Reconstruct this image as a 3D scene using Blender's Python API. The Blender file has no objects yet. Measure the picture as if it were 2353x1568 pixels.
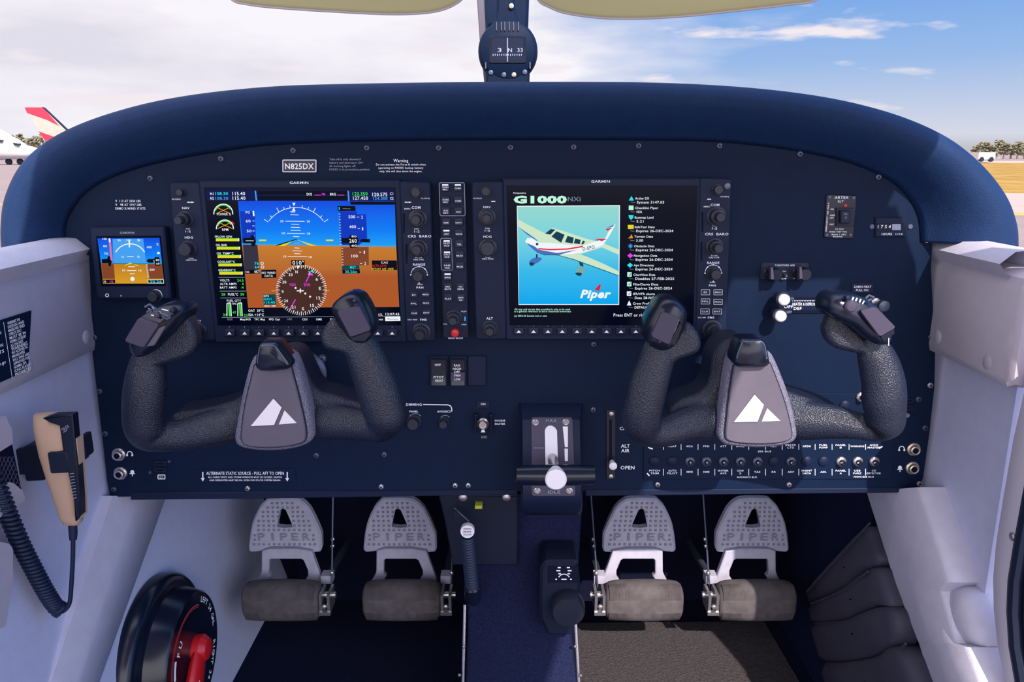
import bpy, bmesh, math, random
from math import sin, cos, pi, radians
from mathutils import Vector, Matrix
random.seed(4)
SC = bpy.context.scene
COL = SC.collection
# ------------------------------------------------------------ camera, sky, sun, exposure
FPX, PITCH, HC = 1800.0, radians(13.55), 0.82
cam_d = bpy.data.cameras.new('camera'); cam = bpy.data.objects.new('camera', cam_d); COL.objects.link(cam)
cam.location = (0, 0, HC); cam.rotation_euler = (pi/2 - PITCH, 0, 0)
cam_d.sensor_width = 36; cam_d.lens = FPX/2353*36; cam_d.clip_start = .02; cam_d.clip_end = 2000
SC.camera = cam
SC.view_settings.view_transform = 'Standard'; SC.view_settings.look = 'None'
SC.view_settings.exposure = 0.0; SC.view_settings.gamma = 1
try: SC.view_settings.use_curve_mapping = False
except Exception: pass
SUN_DIR = Vector((-.30, 1, -.84)).normalized()
sd = bpy.data.lights.new('sun', 'SUN'); sd.energy = 6.5; sd.angle = radians(.6); sd.color = (1, .86, .76)
sun = bpy.data.objects.new('sun', sd); COL.objects.link(sun)
sun.rotation_euler = SUN_DIR.to_track_quat('-Z', 'Y').to_euler(); sun.location = (2, -4, 4)

w = bpy.data.worlds.new('sky'); SC.world = w; w.use_nodes = True
nt = w.node_tree; nt.nodes.clear()
def N(t, **k):
    n = nt.nodes.new(t)
    for a, b in k.items(): setattr(n, a, b)
    return n
def ramp(n, stops):
    cr = n.color_ramp
    while len(cr.elements) > 1: cr.elements.remove(cr.elements[-1])
    cr.elements[0].position = stops[0][0]; cr.elements[0].color = (*stops[0][1], 1)
    for p, c in stops[1:]:
        e = cr.elements.new(p); e.color = (*c, 1)
def lk(a, b): nt.links.new(a, b)
def M2(op, a, b=None):
    n = N('ShaderNodeMath', operation=op)
    for i, v in enumerate((a, b)):
        if v is None: continue
        if isinstance(v, (int, float)): n.inputs[i].default_value = v
        else: lk(v, n.inputs[i])
    return n.outputs[0]
tc = N('ShaderNodeTexCoord'); sp = N('ShaderNodeSeparateXYZ'); lk(tc.outputs['Generated'], sp.inputs[0])
X, Y_, Z = sp.outputs
zr = N('ShaderNodeValToRGB'); lk(Z, zr.inputs[0])
ramp(zr, [(0, (.52, .50, .52)), (.02, (.70, .72, .82)), (.10, (.34, .52, .84)), (.22, (.10, .34, .84)), (.6, (.12, .32, .78))])
# clear blue to the right, haze and bright cloud to the left
side = M2('MULTIPLY', X, 1.0)
mp = N('ShaderNodeMapping'); mp.inputs['Scale'].default_value = (2.2, 2.2, 9); lk(tc.outputs['Generated'], mp.inputs[0])
nz = N('ShaderNodeTexNoise'); nz.inputs['Scale'].default_value = 1.6; nz.inputs['Detail'].default_value = 6; lk(mp.outputs[0], nz.inputs['Vector'])
cl = M2('ADD', M2('MULTIPLY', nz.outputs[0], 1.5), M2('MULTIPLY', side, -2.0))
cl = M2('ADD', cl, -.20)
cl = M2('ADD', cl, M2('MULTIPLY', M2('MAXIMUM', M2('MULTIPLY', Y_, -1), 0), 1.6))   # cloud added in the unseen rear sky to whiten the cabin light
cr = N('ShaderNodeValToRGB'); lk(cl, cr.inputs[0]); ramp(cr, [(.0, (0, 0, 0)), (.55, (1, 1, 1))])
shade = N('ShaderNodeValToRGB'); lk(nz.outputs[0], shade.inputs[0]); ramp(shade, [(.35, (.78, .76, .86)), (.60, (.98, .95, 1.0))])
mx = N('ShaderNodeMixRGB'); lk(cr.outputs[0], mx.inputs[0]); lk(zr.outputs[0], mx.inputs[1]); lk(shade.outputs[0], mx.inputs[2])
# small separate cumulus
mp2 = N('ShaderNodeMapping'); mp2.inputs['Scale'].default_value = (5, 5, 24); mp2.inputs['Location'].default_value = (1.3, .4, .7); lk(tc.outputs['Generated'], mp2.inputs[0])
nz2 = N('ShaderNodeTexNoise'); nz2.inputs['Scale'].default_value = 1.5; nz2.inputs['Detail'].default_value = 5; lk(mp2.outputs[0], nz2.inputs['Vector'])
cr2 = N('ShaderNodeValToRGB'); lk(nz2.outputs[0], cr2.inputs[0]); ramp(cr2, [(.57, (0, 0, 0)), (.68, (1, 1, 1))])
mx2 = N('ShaderNodeMixRGB'); lk(cr2.outputs[0], mx2.inputs[0]); lk(mx.outputs[0], mx2.inputs[1]); mx2.inputs[2].default_value = (.93, .86, .90, 1)
# sky brightness added around the sun, behind the camera, as cabin fill
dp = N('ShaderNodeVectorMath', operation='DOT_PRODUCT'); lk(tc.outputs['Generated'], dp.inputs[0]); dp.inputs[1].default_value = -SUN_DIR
sky_fill = M2('ADD', M2('MULTIPLY', M2('POWER', M2('MAXIMUM', dp.outputs['Value'], 0), 1.0), 2.7), 1.0)
bg = N('ShaderNodeBackground'); lk(mx2.outputs[0], bg.inputs[0]); lk(sky_fill, bg.inputs[1])
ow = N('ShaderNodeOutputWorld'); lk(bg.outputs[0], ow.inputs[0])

# ------------------------------------------------------------ geometry of the view: a pixel and a real plane give a point
YP = .90                      # the instrument panel stands upright 0.9 m ahead of the camera
def ray(px, py):
    u, v = (px - 1176.5)/FPX, (py - 784)/FPX
    return Vector((u, cos(PITCH) - v*sin(PITCH), -sin(PITCH) - v*cos(PITCH)))
def onY(px, py, Y=YP):
    d = ray(px, py); t = Y/d.y; return Vector((d.x*t, Y, HC + d.z*t))
def onX(px, py, X):
    d = ray(px, py); t = X/d.x; return Vector((X, d.y*t, HC + d.z*t))
def onZ(px, py, Z):
    d = ray(px, py); t = (Z - HC)/d.z; return Vector((d.x*t, d.y*t, Z))
def psc(py, Y=YP): return (Y/ray(1176, py).y)/FPX       # metres per pixel

# ------------------------------------------------------------ materials
MATS = {}
def mat(name, col, rough=.5, metal=0, spec=.35, bump=None, em=None, coat=0, var=0, alpha=1, wear=None):
    m = bpy.data.materials.new(name); m.use_nodes = True; MATS[name] = m
    t = m.node_tree; b = t.nodes['Principled BSDF']
    b.inputs['Base Color'].default_value = (*col, 1); b.inputs['Roughness'].default_value = rough
    b.inputs['Metallic'].default_value = metal; b.inputs['Specular IOR Level'].default_value = spec
    b.inputs['Coat Weight'].default_value = coat; b.inputs['Coat Roughness'].default_value = .12
    tcn = t.nodes.new('ShaderNodeTexCoord')
    if em:
        b.inputs['Emission Color'].default_value = (*em, 1); b.inputs['Emission Strength'].default_value = 1
    if var:
        n = t.nodes.new('ShaderNodeTexNoise'); n.inputs['Scale'].default_value = wear or 60; n.inputs['Detail'].default_value = 5
        t.links.new(tcn.outputs['Object'], n.inputs['Vector'])
        r = t.nodes.new('ShaderNodeMapRange'); r.inputs[1].default_value = .3; r.inputs[2].default_value = .7
        r.inputs[3].default_value = 1-var; r.inputs[4].default_value = 1+var; t.links.new(n.outputs[0], r.inputs[0])
        mxn = t.nodes.new('ShaderNodeMixRGB'); mxn.blend_type = 'MULTIPLY'; mxn.inputs[0].default_value = 1
        mxn.inputs[1].default_value = (*col, 1); t.links.new(r.outputs[0], mxn.inputs[2]); t.links.new(mxn.outputs[0], b.inputs['Base Color'])
    if bump:
        kind, scale, strength = bump
        if kind == 'voronoi':
            n = t.nodes.new('ShaderNodeTexVoronoi'); n.inputs['Scale'].default_value = scale; o = n.outputs[0]
        elif kind == 'noise':
            n = t.nodes.new('ShaderNodeTexNoise'); n.inputs['Scale'].default_value = scale; n.inputs['Detail'].default_value = 3; o = n.outputs[0]
        else:      # 'ribs' / 'wave' along X
            n = t.nodes.new('ShaderNodeTexWave'); n.wave_type = 'BANDS'; n.bands_direction = 'X'; n.inputs['Scale'].default_value = scale; o = n.outputs[0]
        t.links.new(tcn.outputs['Object'], n.inputs['Vector'])
        bp = t.nodes.new('ShaderNodeBump'); bp.inputs['Strength'].default_value = strength; bp.inputs['Distance'].default_value = .001
        t.links.new(o, bp.inputs['Height']); t.links.new(bp.outputs[0], b.inputs['Normal'])
    return m
def em(name, col, k=1.0):
    return mat(name, (0, 0, 0), .4, 0, .05, em=tuple(c*k for c in col))
def gradient_em(name, stops, axis=2):
    m = em(name, (0, 0, 0)); t = m.node_tree; b = t.nodes['Principled BSDF']
    c = t.nodes.new('ShaderNodeTexCoord'); s = t.nodes.new('ShaderNodeSeparateXYZ'); r = t.nodes.new('ShaderNodeValToRGB')
    t.links.new(c.outputs['Generated'], s.inputs[0]); t.links.new(s.outputs[axis], r.inputs[0])
    ramp(r, stops); t.links.new(r.outputs[0], b.inputs['Emission Color']); return m
def S(r, g, b):               # display colour to linear
    return tuple(((c/255+.055)/1.055)**2.4 if c > 10 else c/255/12.92 for c in (r, g, b))
mat('panel_black', (.0030, .0115, .038), .55, spec=.12, bump=('noise', 900, .25), var=.06)
mat('hood_black', (.0085, .028, .088), .6, spec=.15, bump=('voronoi', 900, .35), var=.06)
mat('bezel_black', (.008, .015, .042), .45, spec=.15, bump=('noise', 1200, .15))
mat('screen_glass', (.001, .003, .012), .15, spec=.08)
mat('gloss_black', (.006, .010, .024), .22, spec=.4)
mat('key_black', (.008, .014, .036), .45, spec=.3)
mat('knob_black', (.014, .018, .034), .4, spec=.4)
mat('leather_black', (.006, .011, .029), .36, spec=.65, bump=('voronoi', 850, .6))
mat('leather_rim', (.17, .17, .25), .6, spec=.5, bump=('voronoi', 900, 1.0), var=.45, wear=700)
mat('hub_grey', (.105, .096, .13), .5, spec=.35, var=.06)
mat('emblem_silver', (.80, .77, .82), .35, spec=.5)
mat('switch_grey', (.055, .048, .085), .5, spec=.3)
mat('white_ink', (.78, .80, .88), .6, em=(.10, .11, .14))  # ink also given a faint self-glow to keep it bright
mat('grey_ink', (.30, .34, .46), .6)
mat('steel', (.50, .48, .50), .3, metal=.85, var=.15, wear=300)
mat('dark_steel', (.10, .12, .18), .4, metal=.6)
mat('gold_metal', (.62, .54, .42), .3, metal=.9)
mat('trim_grey', (.43, .40, .47), .62, spec=.25, bump=('noise', 500, .18), var=.03)
mat('wall_grey', (.54, .56, .74), .6, spec=.25, bump=('noise', 500, .18), var=.03)
mat('pillar_grey', (.52, .51, .62), .55, spec=.3, bump=('noise', 700, .3), var=.04)
mat('frame_paint', (.72, .68, .76), .45, spec=.4)
mat('seal_rubber', (.007, .012, .032), .5, spec=.25)
mat('carpet_blue', (.012, .016, .048), .95, spec=.05, bump=('noise', 500, 1.0), var=.3, wear=350)
mat('carpet_dark', (.010, .013, .035), .95, spec=.05, bump=('noise', 500, 1.0), var=.25, wear=300)
mat('mat_grey', (.062, .055, .062), .9, spec=.1, bump=('voronoi', 350, 1.0), var=.2, wear=200)
mat('leather_pocket', (.045, .045, .072), .55, spec=.25, bump=('noise', 700, .3), var=.12, wear=30)
mat('footwell_black', (.004, .006, .022), .8, spec=.1)
mat('pedal_paint', (.42, .42, .54), .5, spec=.3, var=.08, wear=90)
mat('rubber', (.095, .085, .092), .7, spec=.25, bump=('noise', 500, .3), var=.2, wear=80)
mat('pedal_letter_shade', (.25, .25, .33), .5)  # darker tone paints relief shade onto the studs and embossed letters
mat('tan_plastic', (.52, .36, .26), .5, spec=.35, bump=('noise', 900, .1))
mat('cord_black', (.012, .022, .055), .45, spec=.3)
mat('red_plastic', (.55, .012, .02), .3, spec=.5)
mat('red_ink', (.7, .06, .08), .5)
mat('white_plastic', (.80, .79, .86), .4, spec=.4)
mat('visor_green', (.52, .52, .27), .5, spec=.3)
mat('headliner', (.55, .53, .58), .9)
mat('tarmac', (.25, .20, .19), .9, spec=.1, var=.06, wear=.6)
mat('concrete', (.38, .30, .27), .9, spec=.1, var=.05, wear=.5)
mat('dry_grass', (.30, .19, .06), .95, spec=.0, var=.25, wear=.8)
mat('yellow_paint', (.42, .30, .06), .8)
mat('white_paint', (.55, .54, .52), .4, spec=.4)
mat('tail_red', (.50, .02, .05), .4, spec=.4)
mat('tail_beige', (.36, .32, .28), .5, var=.08, wear=1.5)
mat('tree_leaves', (.17, .155, .10), .9, spec=.0, var=.4, wear=.5)
mat('bark', (.2, .15, .12), .9)
mat('yellow_tag', (.55, .62, .05), .5)
for nm, c in dict(white=(240, 245, 250), cyan=(40, 225, 235), green=(60, 235, 60), magenta=(235, 60, 235), yellow=(225, 215, 40),
                  red=(235, 25, 45), black=(4, 8, 22), navy=(10, 22, 80), grey=(120, 130, 150), mint=(190, 245, 220), teal=(4, 70, 85),
                  tapeblue=(8, 55, 190), tapebrown=(130, 68, 40), rose=(70, 42, 36), dgrey=(52, 50, 66), orange=(225, 150, 30),
                  skyblue=(70, 160, 240), wing=(205, 230, 200), wingsh=(120, 170, 170), planeblue=(70, 110, 190), glassd=(20, 60, 80), pink=(235, 110, 150)).items():
    em('lit_'+nm, S(*c))
gradient_em('lit_sky', [(0, S(25, 160, 245)), (.35, S(10, 125, 245)), (1, S(15, 75, 225))])
gradient_em('lit_ground', [(0, S(172, 88, 42)), (.5, S(172, 88, 42)), (.62, S(182, 105, 48)), (1, S(200, 125, 45))])
gradient_em('lit_ground_gold', [(0, S(215, 155, 40)), (1, S(190, 125, 35))])
gradient_em('lit_photo', [(0, S(0, 165, 238)), (.35, S(55, 185, 232)), (.7, S(120, 212, 222)), (1, S(150, 215, 205))])

# ------------------------------------------------------------ mesh builder
OFF = {}
def area2(p): return sum(p[i][0]*p[(i+1) % len(p)][1]-p[(i+1) % len(p)][0]*p[i][1] for i in range(len(p)))/2
def inset(p, d):              # p counter-clockwise; moves every edge inward by d
    n = len(p); out = []
    for i in range(n):
        a, b, c = Vector(p[i-1]), Vector(p[i]), Vector(p[(i+1) % n])
        e1 = (b-a).normalized() if (b-a).length > 1e-9 else Vector((1, 0)); e2 = (c-b).normalized() if (c-b).length > 1e-9 else e1
        n1, n2 = Vector((-e1.y, e1.x)), Vector((-e2.y, e2.x)); m = n1+n2
        k = d/max(.45, 1+n1.dot(n2)) if m.length > 1e-6 else 0
        q = b+m*k; out.append((q.x, q.y))
    return out
def rounded(p, r, n=4):       # rounds the corners of a polygon
    out = []; L = len(p)
    for i in range(L):
        a, b, c = Vector(p[i-1]), Vector(p[i]), Vector(p[(i+1) % L])
        rr = min(r, (a-b).length*.45, (c-b).length*.45)
        s, e = b+(a-b).normalized()*rr, b+(c-b).normalized()*rr
        for k in range(n+1):
            t = k/n; q = s*(1-t)**2+b*2*t*(1-t)+e*t*t; out.append((q.x, q.y))
    return out
def smooth(p, it=2):          # Chaikin, closed
    for _ in range(it):
        q = []
        for i in range(len(p)):
            a, b = p[i], p[(i+1) % len(p)]
            q.append(tuple(a[k]*.75+b[k]*.25 for k in range(len(a)))); q.append(tuple(a[k]*.25+b[k]*.75 for k in range(len(a))))
        p = q
    return p
def rectp(x0, y0, x1, y1): return [(x0, y0), (x1, y0), (x1, y1), (x0, y1)]
TXT = {}; BOLD = {'G1000': .055, 'Piper': .04, 'N825DX': .02}
def text_mesh(s):
    if s in TXT: return TXT[s]
    c = bpy.data.curves.new('t', 'FONT'); c.body = s; c.size = 1; c.resolution_u = 2; c.space_character = 1.08; c.offset = BOLD.get(s, .012)
    if s == 'Piper': c.shear = .25
    o = bpy.data.objects.new('t', c); COL.objects.link(o)
    dg = bpy.context.evaluated_depsgraph_get(); me = bpy.data.meshes.new_from_object(o.evaluated_get(dg))
    v = [(q.co.x, q.co.y) for q in me.vertices]; f = [tuple(q.vertices) for q in me.polygons]
    bpy.data.objects.remove(o); bpy.data.meshes.remove(me); bpy.data.curves.remove(c)
    x0, x1 = (min(a[0] for a in v), max(a[0] for a in v)) if v else (0, 1)
    TXT[s] = (v, f, x0, x1); return TXT[s]
class MB:
    def __init__(s): s.v = []; s.f = []
    def add(s, vs, fs):
        o = len(s.v); s.v += [Vector(q) for q in vs]; s.f += [tuple(i+o for i in f) for f in fs]; return s
    def merge(s, o, M=None):
        return s.add([M @ q if M else q for q in o.v], o.f)
    def prism(s, pts, yb, yf, ch=0, frame=None):   # pts: (x,z); yb back, yf front (front faces the camera, smaller Y)
        p = list(pts)
        if area2(p) < 0: p.reverse()
        n = len(p)
        if ch:
            q = inset(p, ch); rings = [(p, yb), (p, yf+ch), (q, yf)]
        else: rings = [(p, yb), (p, yf)]
        vs = [Vector((a, y, b)) for r, y in rings for a, b in r]; fs = []
        for k in range(len(rings)-1):
            for i in range(n):
                j = (i+1) % n; fs.append((k*n+i, k*n+j, (k+1)*n+j, (k+1)*n+i))
        fs.append(tuple(range((len(rings)-1)*n, len(rings)*n))); fs.append(tuple(range(n-1, -1, -1)))
        if frame: vs = [frame @ q for q in vs]
        return s.add(vs, fs)
    def pp(s, px, yf, yb, ch=0, rnd=0, sm=0):      # prism from pixel outline placed on plane Y = yf
        w_ = [onY(a, b, yf) for a, b in px]; p = [(q.x, q.z) for q in w_]
        if rnd: p = rounded(p, rnd)
        if sm: p = smooth(p, sm)
        return s.prism(p, yb, yf, ch)
    def flat(s, px, y):                            # a face printed or shown on a plane
        w_ = [onY(a, b, y) for a, b in px]
        if area2([(q.x, q.z) for q in w_]) < 0: w_.reverse()
        return s.add(w_, [tuple(range(len(w_)))])
    def line(s, a, b, wd, y):
        a, b = Vector(a), Vector(b); d = (b-a)
        if d.length < 1e-6: return s
        n = Vector((-d.y, d.x)).normalized()*wd/2
        return s.flat([a+n, b+n, b-n, a-n], y)
    def path(s, pts, wd, y, closed=False):
        for i in range(len(pts)-(0 if closed else 1)): s.line(pts[i], pts[(i+1) % len(pts)], wd, y)
        return s
    def lathe(s, c, prof, n=24, axis='Y', flute=0):  # prof: (radius, distance along axis) ; axis -Y towards camera
        c = Vector(c); vs = []
        for r, h in prof:
            for i in range(n):
                a = 2*pi*i/n; k = r*(1-(flute if i % 2 else 0))
                u, v_ = k*cos(a), k*sin(a)
                if axis == 'Y': vs.append(c+Vector((u, -h, v_)))
                elif axis == 'X': vs.append(c+Vector((h, u, v_)))
                elif axis == '-X': vs.append(c+Vector((-h, -u, v_)))
                else: vs.append(c+Vector((u, v_, h)))
        fs = []
        for k in range(len(prof)-1):
            for i in range(n):
                j = (i+1) % n; fs.append((k*n+i, k*n+j, (k+1)*n+j, (k+1)*n+i))
        fs.append(tuple(range(n-1, -1, -1))); fs.append(tuple((len(prof)-1)*n+i for i in range(n)))
        return s.add(vs, fs)
    def tube(s, pts, rad, n=16, flat=1, caps=True, ref=None):     # rad: list or number; flat squeezes along ref normal
        pts = [Vector(q) for q in pts]; L = len(pts); vs = []
        if not isinstance(rad, (list, tuple)): rad = [rad]*L
        ref = Vector(ref or (0, 1, 0)); 
        for i in range(L):
            t = (pts[min(i+1, L-1)]-pts[max(i-1, 0)]).normalized()
            a = t.cross(ref)
            if a.length < 1e-4: a = t.cross(Vector((1, 0, 0)))
            a.normalize(); b = a.cross(t).normalized()
            for k in range(n):
                an = 2*pi*k/n; vs.append(pts[i]+a*cos(an)*rad[i]+b*sin(an)*rad[i]*flat)
        fs = []
        for i in range(L-1):
            for k in range(n):
                j = (k+1) % n; fs.append((i*n+k, i*n+j, (i+1)*n+j, (i+1)*n+k))
        if caps: fs.append(tuple(range(n-1, -1, -1))); fs.append(tuple((L-1)*n+k for k in range(n)))
        return s.add(vs, fs)
    def loft(s, rows, closed=False):
        n = len(rows[0]); vs = [q for r in rows for q in r]; fs = []
        for i in range(len(rows)-1):
            for k in range(n-(0 if closed else 1)):
                j = (k+1) % n; fs.append((i*n+k, i*n+j, (i+1)*n+j, (i+1)*n+k))
        return s.add(vs, fs)
    def box(s, a, b):
        (x0, y0, z0), (x1, y1, z1) = a, b
        v = [(x, y, z) for x in (x0, x1) for y in (y0, y1) for z in (z0, z1)]
        return s.add(v, [(0, 1, 3, 2), (4, 6, 7, 5), (0, 4, 5, 1), (2, 3, 7, 6), (0, 2, 6, 4), (1, 5, 7, 3)])
    def text(s, t, px, py, h, y, w=None, al='C', frame=None, rot=0):  # h cap height, w total width in pixels
        v, f, x0, x1 = text_mesh(t); k = psc(py, y); sy = h*k/.72
        sx = sy if w is None else w*k/max(x1-x0, .01)
        o = {'C': (x0+x1)/2, 'L': x0, 'R': x1}[al]
        c = onY(px, py, y); ca, sa = cos(rot), sin(rot); out = []
        for a, b in v:
            u, q = (a-o)*sx, (b-.36)*sy; u, q = u*ca-q*sa, u*sa+q*ca
            out.append((c.x+u, y, c.z+q) if frame is None else frame @ Vector((u, q, 0)))
        return s.add(out, f)
    def build(s, name, m, parent=None, mod=None, sharp=35):
        off = OFF.get(parent.name, Vector()) if parent else Vector()
        me = bpy.data.meshes.new(name)
        me.from_pydata([q-off for q in s.v], [], s.f); me.materials.append(MATS[m])
        b = bmesh.new(); b.from_mesh(me)
        if len(b.faces) and not name.startswith('lettering'): 
            bmesh.ops.recalc_face_normals(b, faces=b.faces[:])
        b.to_mesh(me); b.free()
        for p in me.polygons: p.use_smooth = True
        me.set_sharp_from_angle(angle=radians(sharp))
        o = bpy.data.objects.new(name, me); COL.objects.link(o)
        if parent: o.parent = parent
        OFF[o.name] = off
        if mod: mod(o)
        return o
def tag(o, label=None, cat=None, group=None, kind=None):
    if label: o['label'] = label
    if cat: o['category'] = cat
    if group: o['group'] = group
    if kind: o['kind'] = kind
    return o
def thing(name, loc, label, cat, group=None):
    o = bpy.data.objects.new(name, None); COL.objects.link(o); o.location = loc; o.empty_display_size = .02
    OFF[o.name] = Vector(loc); return tag(o, label, cat, group)
def pc(o, parent=None, loc=None):      # copy with its parts
    c = o.copy(); COL.objects.link(c); OFF[c.name] = OFF.get(o.name, Vector())
    if parent: c.parent = parent
    for ch in list(o.children): pc(ch, c)
    if loc is not None: c.location = loc
    return c
def circ(cx, cy, r, n=24, a0=0, a1=360):
    return [(cx+r*cos(radians(a0+(a1-a0)*i/n)), cy-r*sin(radians(a0+(a1-a0)*i/n))) for i in range(n+(0 if a1-a0 == 360 else 1))]
# ------------------------------------------------------------ the setting: shell of the cabin
def struct(name, mb, m, label=None, cat=None): return tag(mb.build(name, m), label, cat, kind='structure')
def wall_strip(prof, y0, y1, th, side):     # prof: (x,z) list; outside thickness
    b = MB(); a = [(x, z) for x, z in prof]; q = [(x+side*th, z) for x, z in prof]
    ring = a+q[::-1]
    vs = [Vector((x, y, z)) for y in (y0, y1) for x, z in ring]; n = len(ring)
    b.add(vs, [(i, (i+1) % n, n+(i+1) % n, n+i) for i in range(n)]+[tuple(range(n-1, -1, -1)), tuple(range(n, 2*n))]); return b
struct('floor', MB().box((-.46, .2, -.03), (.50, 1.42, 0)), 'carpet_dark', 'dark navy carpeted cabin floor under the pedals', 'floor')
struct('wall_front', MB().box((-.55, 1.40, -.03), (.55, 1.43, .70)), 'footwell_black', 'black firewall at the back of the footwells', 'wall')
struct('wall_left', wall_strip([(-.505, .60), (-.505, .35), (-.485, .2), (-.46, .05), (-.445, 0)], -.5, 1.40, .03, -1), 'wall_grey', 'smooth grey lower side wall left of the pilot footwell', 'wall')
struct('wall_right', wall_strip([(.515, .62), (.515, .30), (.50, .15), (.49, 0)], .765, 1.0, .03, 1), 'wall_grey', 'smooth grey lower side wall right of the instrument panel', 'wall')
struct('trim_1', wall_strip([(.505, .50), (.50, .30), (.49, .15), (.48, 0)], 1.0, 1.40, .03, 1), 'carpet_blue', 'dark carpeted side of the right footwell', 'trim')
# aft right wall below the door opening, and the unseen post above it, shaped to limit the sun
b = MB()
def xprism(mb, yz, x0, x1):
    p = list(yz); n = len(p)
    vs = [Vector((x, a, c)) for x in (x0, x1) for a, c in p]
    return mb.add(vs, [(i, (i+1) % n, n+(i+1) % n, n+i) for i in range(n)]+[tuple(range(n-1, -1, -1)), tuple(range(n, 2*n))])
xprism(b, [(.70, .60), (.745, .60), (.62, .93), (.52, 1.08), (.38, 1.08), (.56, .88)], .525, .55)
struct('trim_2', b, 'headliner', 'unseen sloping windscreen post beside the door opening, shaped to limit the sun', 'trim')
b = MB(); xprism(b, [(-.9, 0), (.60, 0), (.60, .12), (-.9, .12)], .50, .55); struct('trim_3', b, 'wall_grey', 'door sill', 'trim')
b = MB(); b.box((-.40, -.8, 1.08), (.40, .42, 1.11)); b.box((-.40, .42, 1.08), (.54, .70, 1.11))  # unseen roof, right edge stepped to steer sun onto the panel
struct('ceiling', b, 'headliner', 'pale unseen cabin headliner with its edge cut to shape the sunlight', 'ceiling')

# left upper trim with lip
def ledge(side, y0, y1, name, label):
    b = MB(); X0 = .495*side
    prof = [(X0, .592), (X0-.002*side, .60), (X0-.002*side, .690), (X0+.004*side, .700), (X0+.022*side, .708), (X0+.022*side, .592)]
    ys = [y0, y0+.006, y1-.010, y1-.003, y1]; rows = []
    for k, y in enumerate(ys):
        e = {0: .004, 4: .008, 3: .003}.get(k, 0)
        rows.append([Vector((x+e*side, y, z+(e if i < 2 else 0)-(e if 2 <= i < 4 else 0))) for i, (x, z) in enumerate(prof)])
    b.loft(rows, closed=True); n = len(prof); L = len(rows)
    b.f.append(tuple(range(n-1, -1, -1))); b.f.append(tuple((L-1)*n+i for i in range(n)))
    t = thing(name, (X0, (y0+y1)/2, .592), label, 'trim panel'); t['kind'] = 'structure'
    b.build('panel_face', 'trim_grey', t)
    b = MB()
    b.loft([[Vector((X0+.002*side, y, .697)), Vector((X0-.010*side, y, .712)), Vector((X0+.004*side, y, .724)), Vector((X0+.024*side, y, .726)), Vector((X0+.024*side, y, .700))] for y in (y0+.03, y0+.05, y1-.02)], closed=True)
    b.build('sill_lip', 'pillar_grey', t)
    b = MB()
    for (y, z) in ([(.883, .612), (y0+.04 if side > 0 else .77, .608)]): b.lathe((X0-.001*side, y, z), [(.008, 0), (.008, .001), (.006, .0022), (.001, .0026)], 16, 'X' if side < 0 else '-X')
    b.build('plug_button', 'trim_grey', t)
    return t
lt = ledge(-1, .30, .945, 'trim_5', 'light grey padded upper trim left of the instrument panel')
rt = ledge(1, .745, .945, 'trim_6', 'light grey padded upper trim right of the instrument panel')

# black warning placard on the left trim (lettering laid out on the wall plane)
pl = thing('warning_placard', (-.492, .73, .60), 'black placard with white WARNING text on the left grey trim panel', 'placard')
c = [onX(*q, -.4920) for q in ((69, 714), (0, 736), (-150, 784), (-150, 935), (0, 878), (61, 851))]
b = MB(); n = len(c); b.add([q+Vector((d, 0, 0)) for d in (0, .0015) for q in c], [(i, (i+1) % n, n+(i+1) % n, n+i) for i in range(n)]+[tuple(range(n)), tuple(range(2*n-1, n-1, -1))])
b.build('plate', 'panel_black', pl)
b = MB()
def wall_text(mb, s, p0, p1, h):   # text along p0->p1 on the left wall
    v, f, x0, x1 = text_mesh(s); d = p1-p0; L = d.length; d.normalize()
    mb.add([p0+d*((a-x0)/(x1-x0)*L)+Vector((0, 0, (bb-.36)*h/.72)) for a, bb in v], f)
ya, yb_ = .752, .786
lines = ['WARNING THE', 'DESIGN AND', 'MANEUVER SPEED', 'OPERATE ONLY', 'MUST BE IN', 'NORMAL CATEGORY', 'ALL PLACARDS', 'WARNING', 'NO ACROBATIC', 'MANEUVERS', 'INCL SPINS ARE', 'APPROVED FOR', 'NORMAL OPS', 'ICING FLIGHT', 'PROHIBITED']
for i, s in enumerate(lines):
    z = .6585-i*.0037; big = s == 'WARNING' and i == 7
    wall_text(b, s, Vector((-.4898, .743, z)), Vector((-.4898, .769-(0 if big or i % 3 else .006), z)), .0029 if not big else .0038)
for z, s in ((.652, 'CAUTION'), (.640, 'TURN ON'), (.634, 'LIGHTS'), (.622, 'OFF')): wall_text(b, s, Vector((-.4898, .708, z)), Vector((-.4898, .732, z)), .0032)
b.add([Vector((-.4898, y, z)) for y, z in ((.7375, .661), (.7382, .661), (.7382, .604), (.7375, .604))], [(0, 1, 2, 3)])
b.build('lettering', 'white_ink', pl)

# lower left pillar ridge, right pillar ridge
def ridge(name, side, X0, A, B, mid, rise, m, label):
    b = MB(); rows = []
    pa = [onX(*q, X0) for q in A]; pb = [onX(*q, X0) for q in B]; k0, k1 = mid
    for a, c_ in zip(pa, pb):
        def q(t, r): return a.lerp(c_, t)+Vector((-side*r, 0, 0))
        rows.append([a+Vector((side*.03, 0, 0)), q(.02, 0), q(k0-.06, rise), q(k0+.06, rise*1.05), q(.96, rise*.5), c_, c_+Vector((side*.03, 0, 0))])
    b.loft(rows, closed=True); n = 7; L = len(rows); b.f.append(tuple(range(n))); b.f.append(tuple((L-1)*n+i for i in range(n-1, -1, -1)))
    return tag(b.build(name, m, sharp=50), label, 'pillar', kind='structure')
ridge('trim_7', -1, -.492, [(256, 1140), (115, 1568), (20, 1860)], [(377, 1140), (221, 1568), (110, 1860)], (.35, 0), .012, 'pillar_grey', 'raised grey pillar strip below the left end of the panel')
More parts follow.
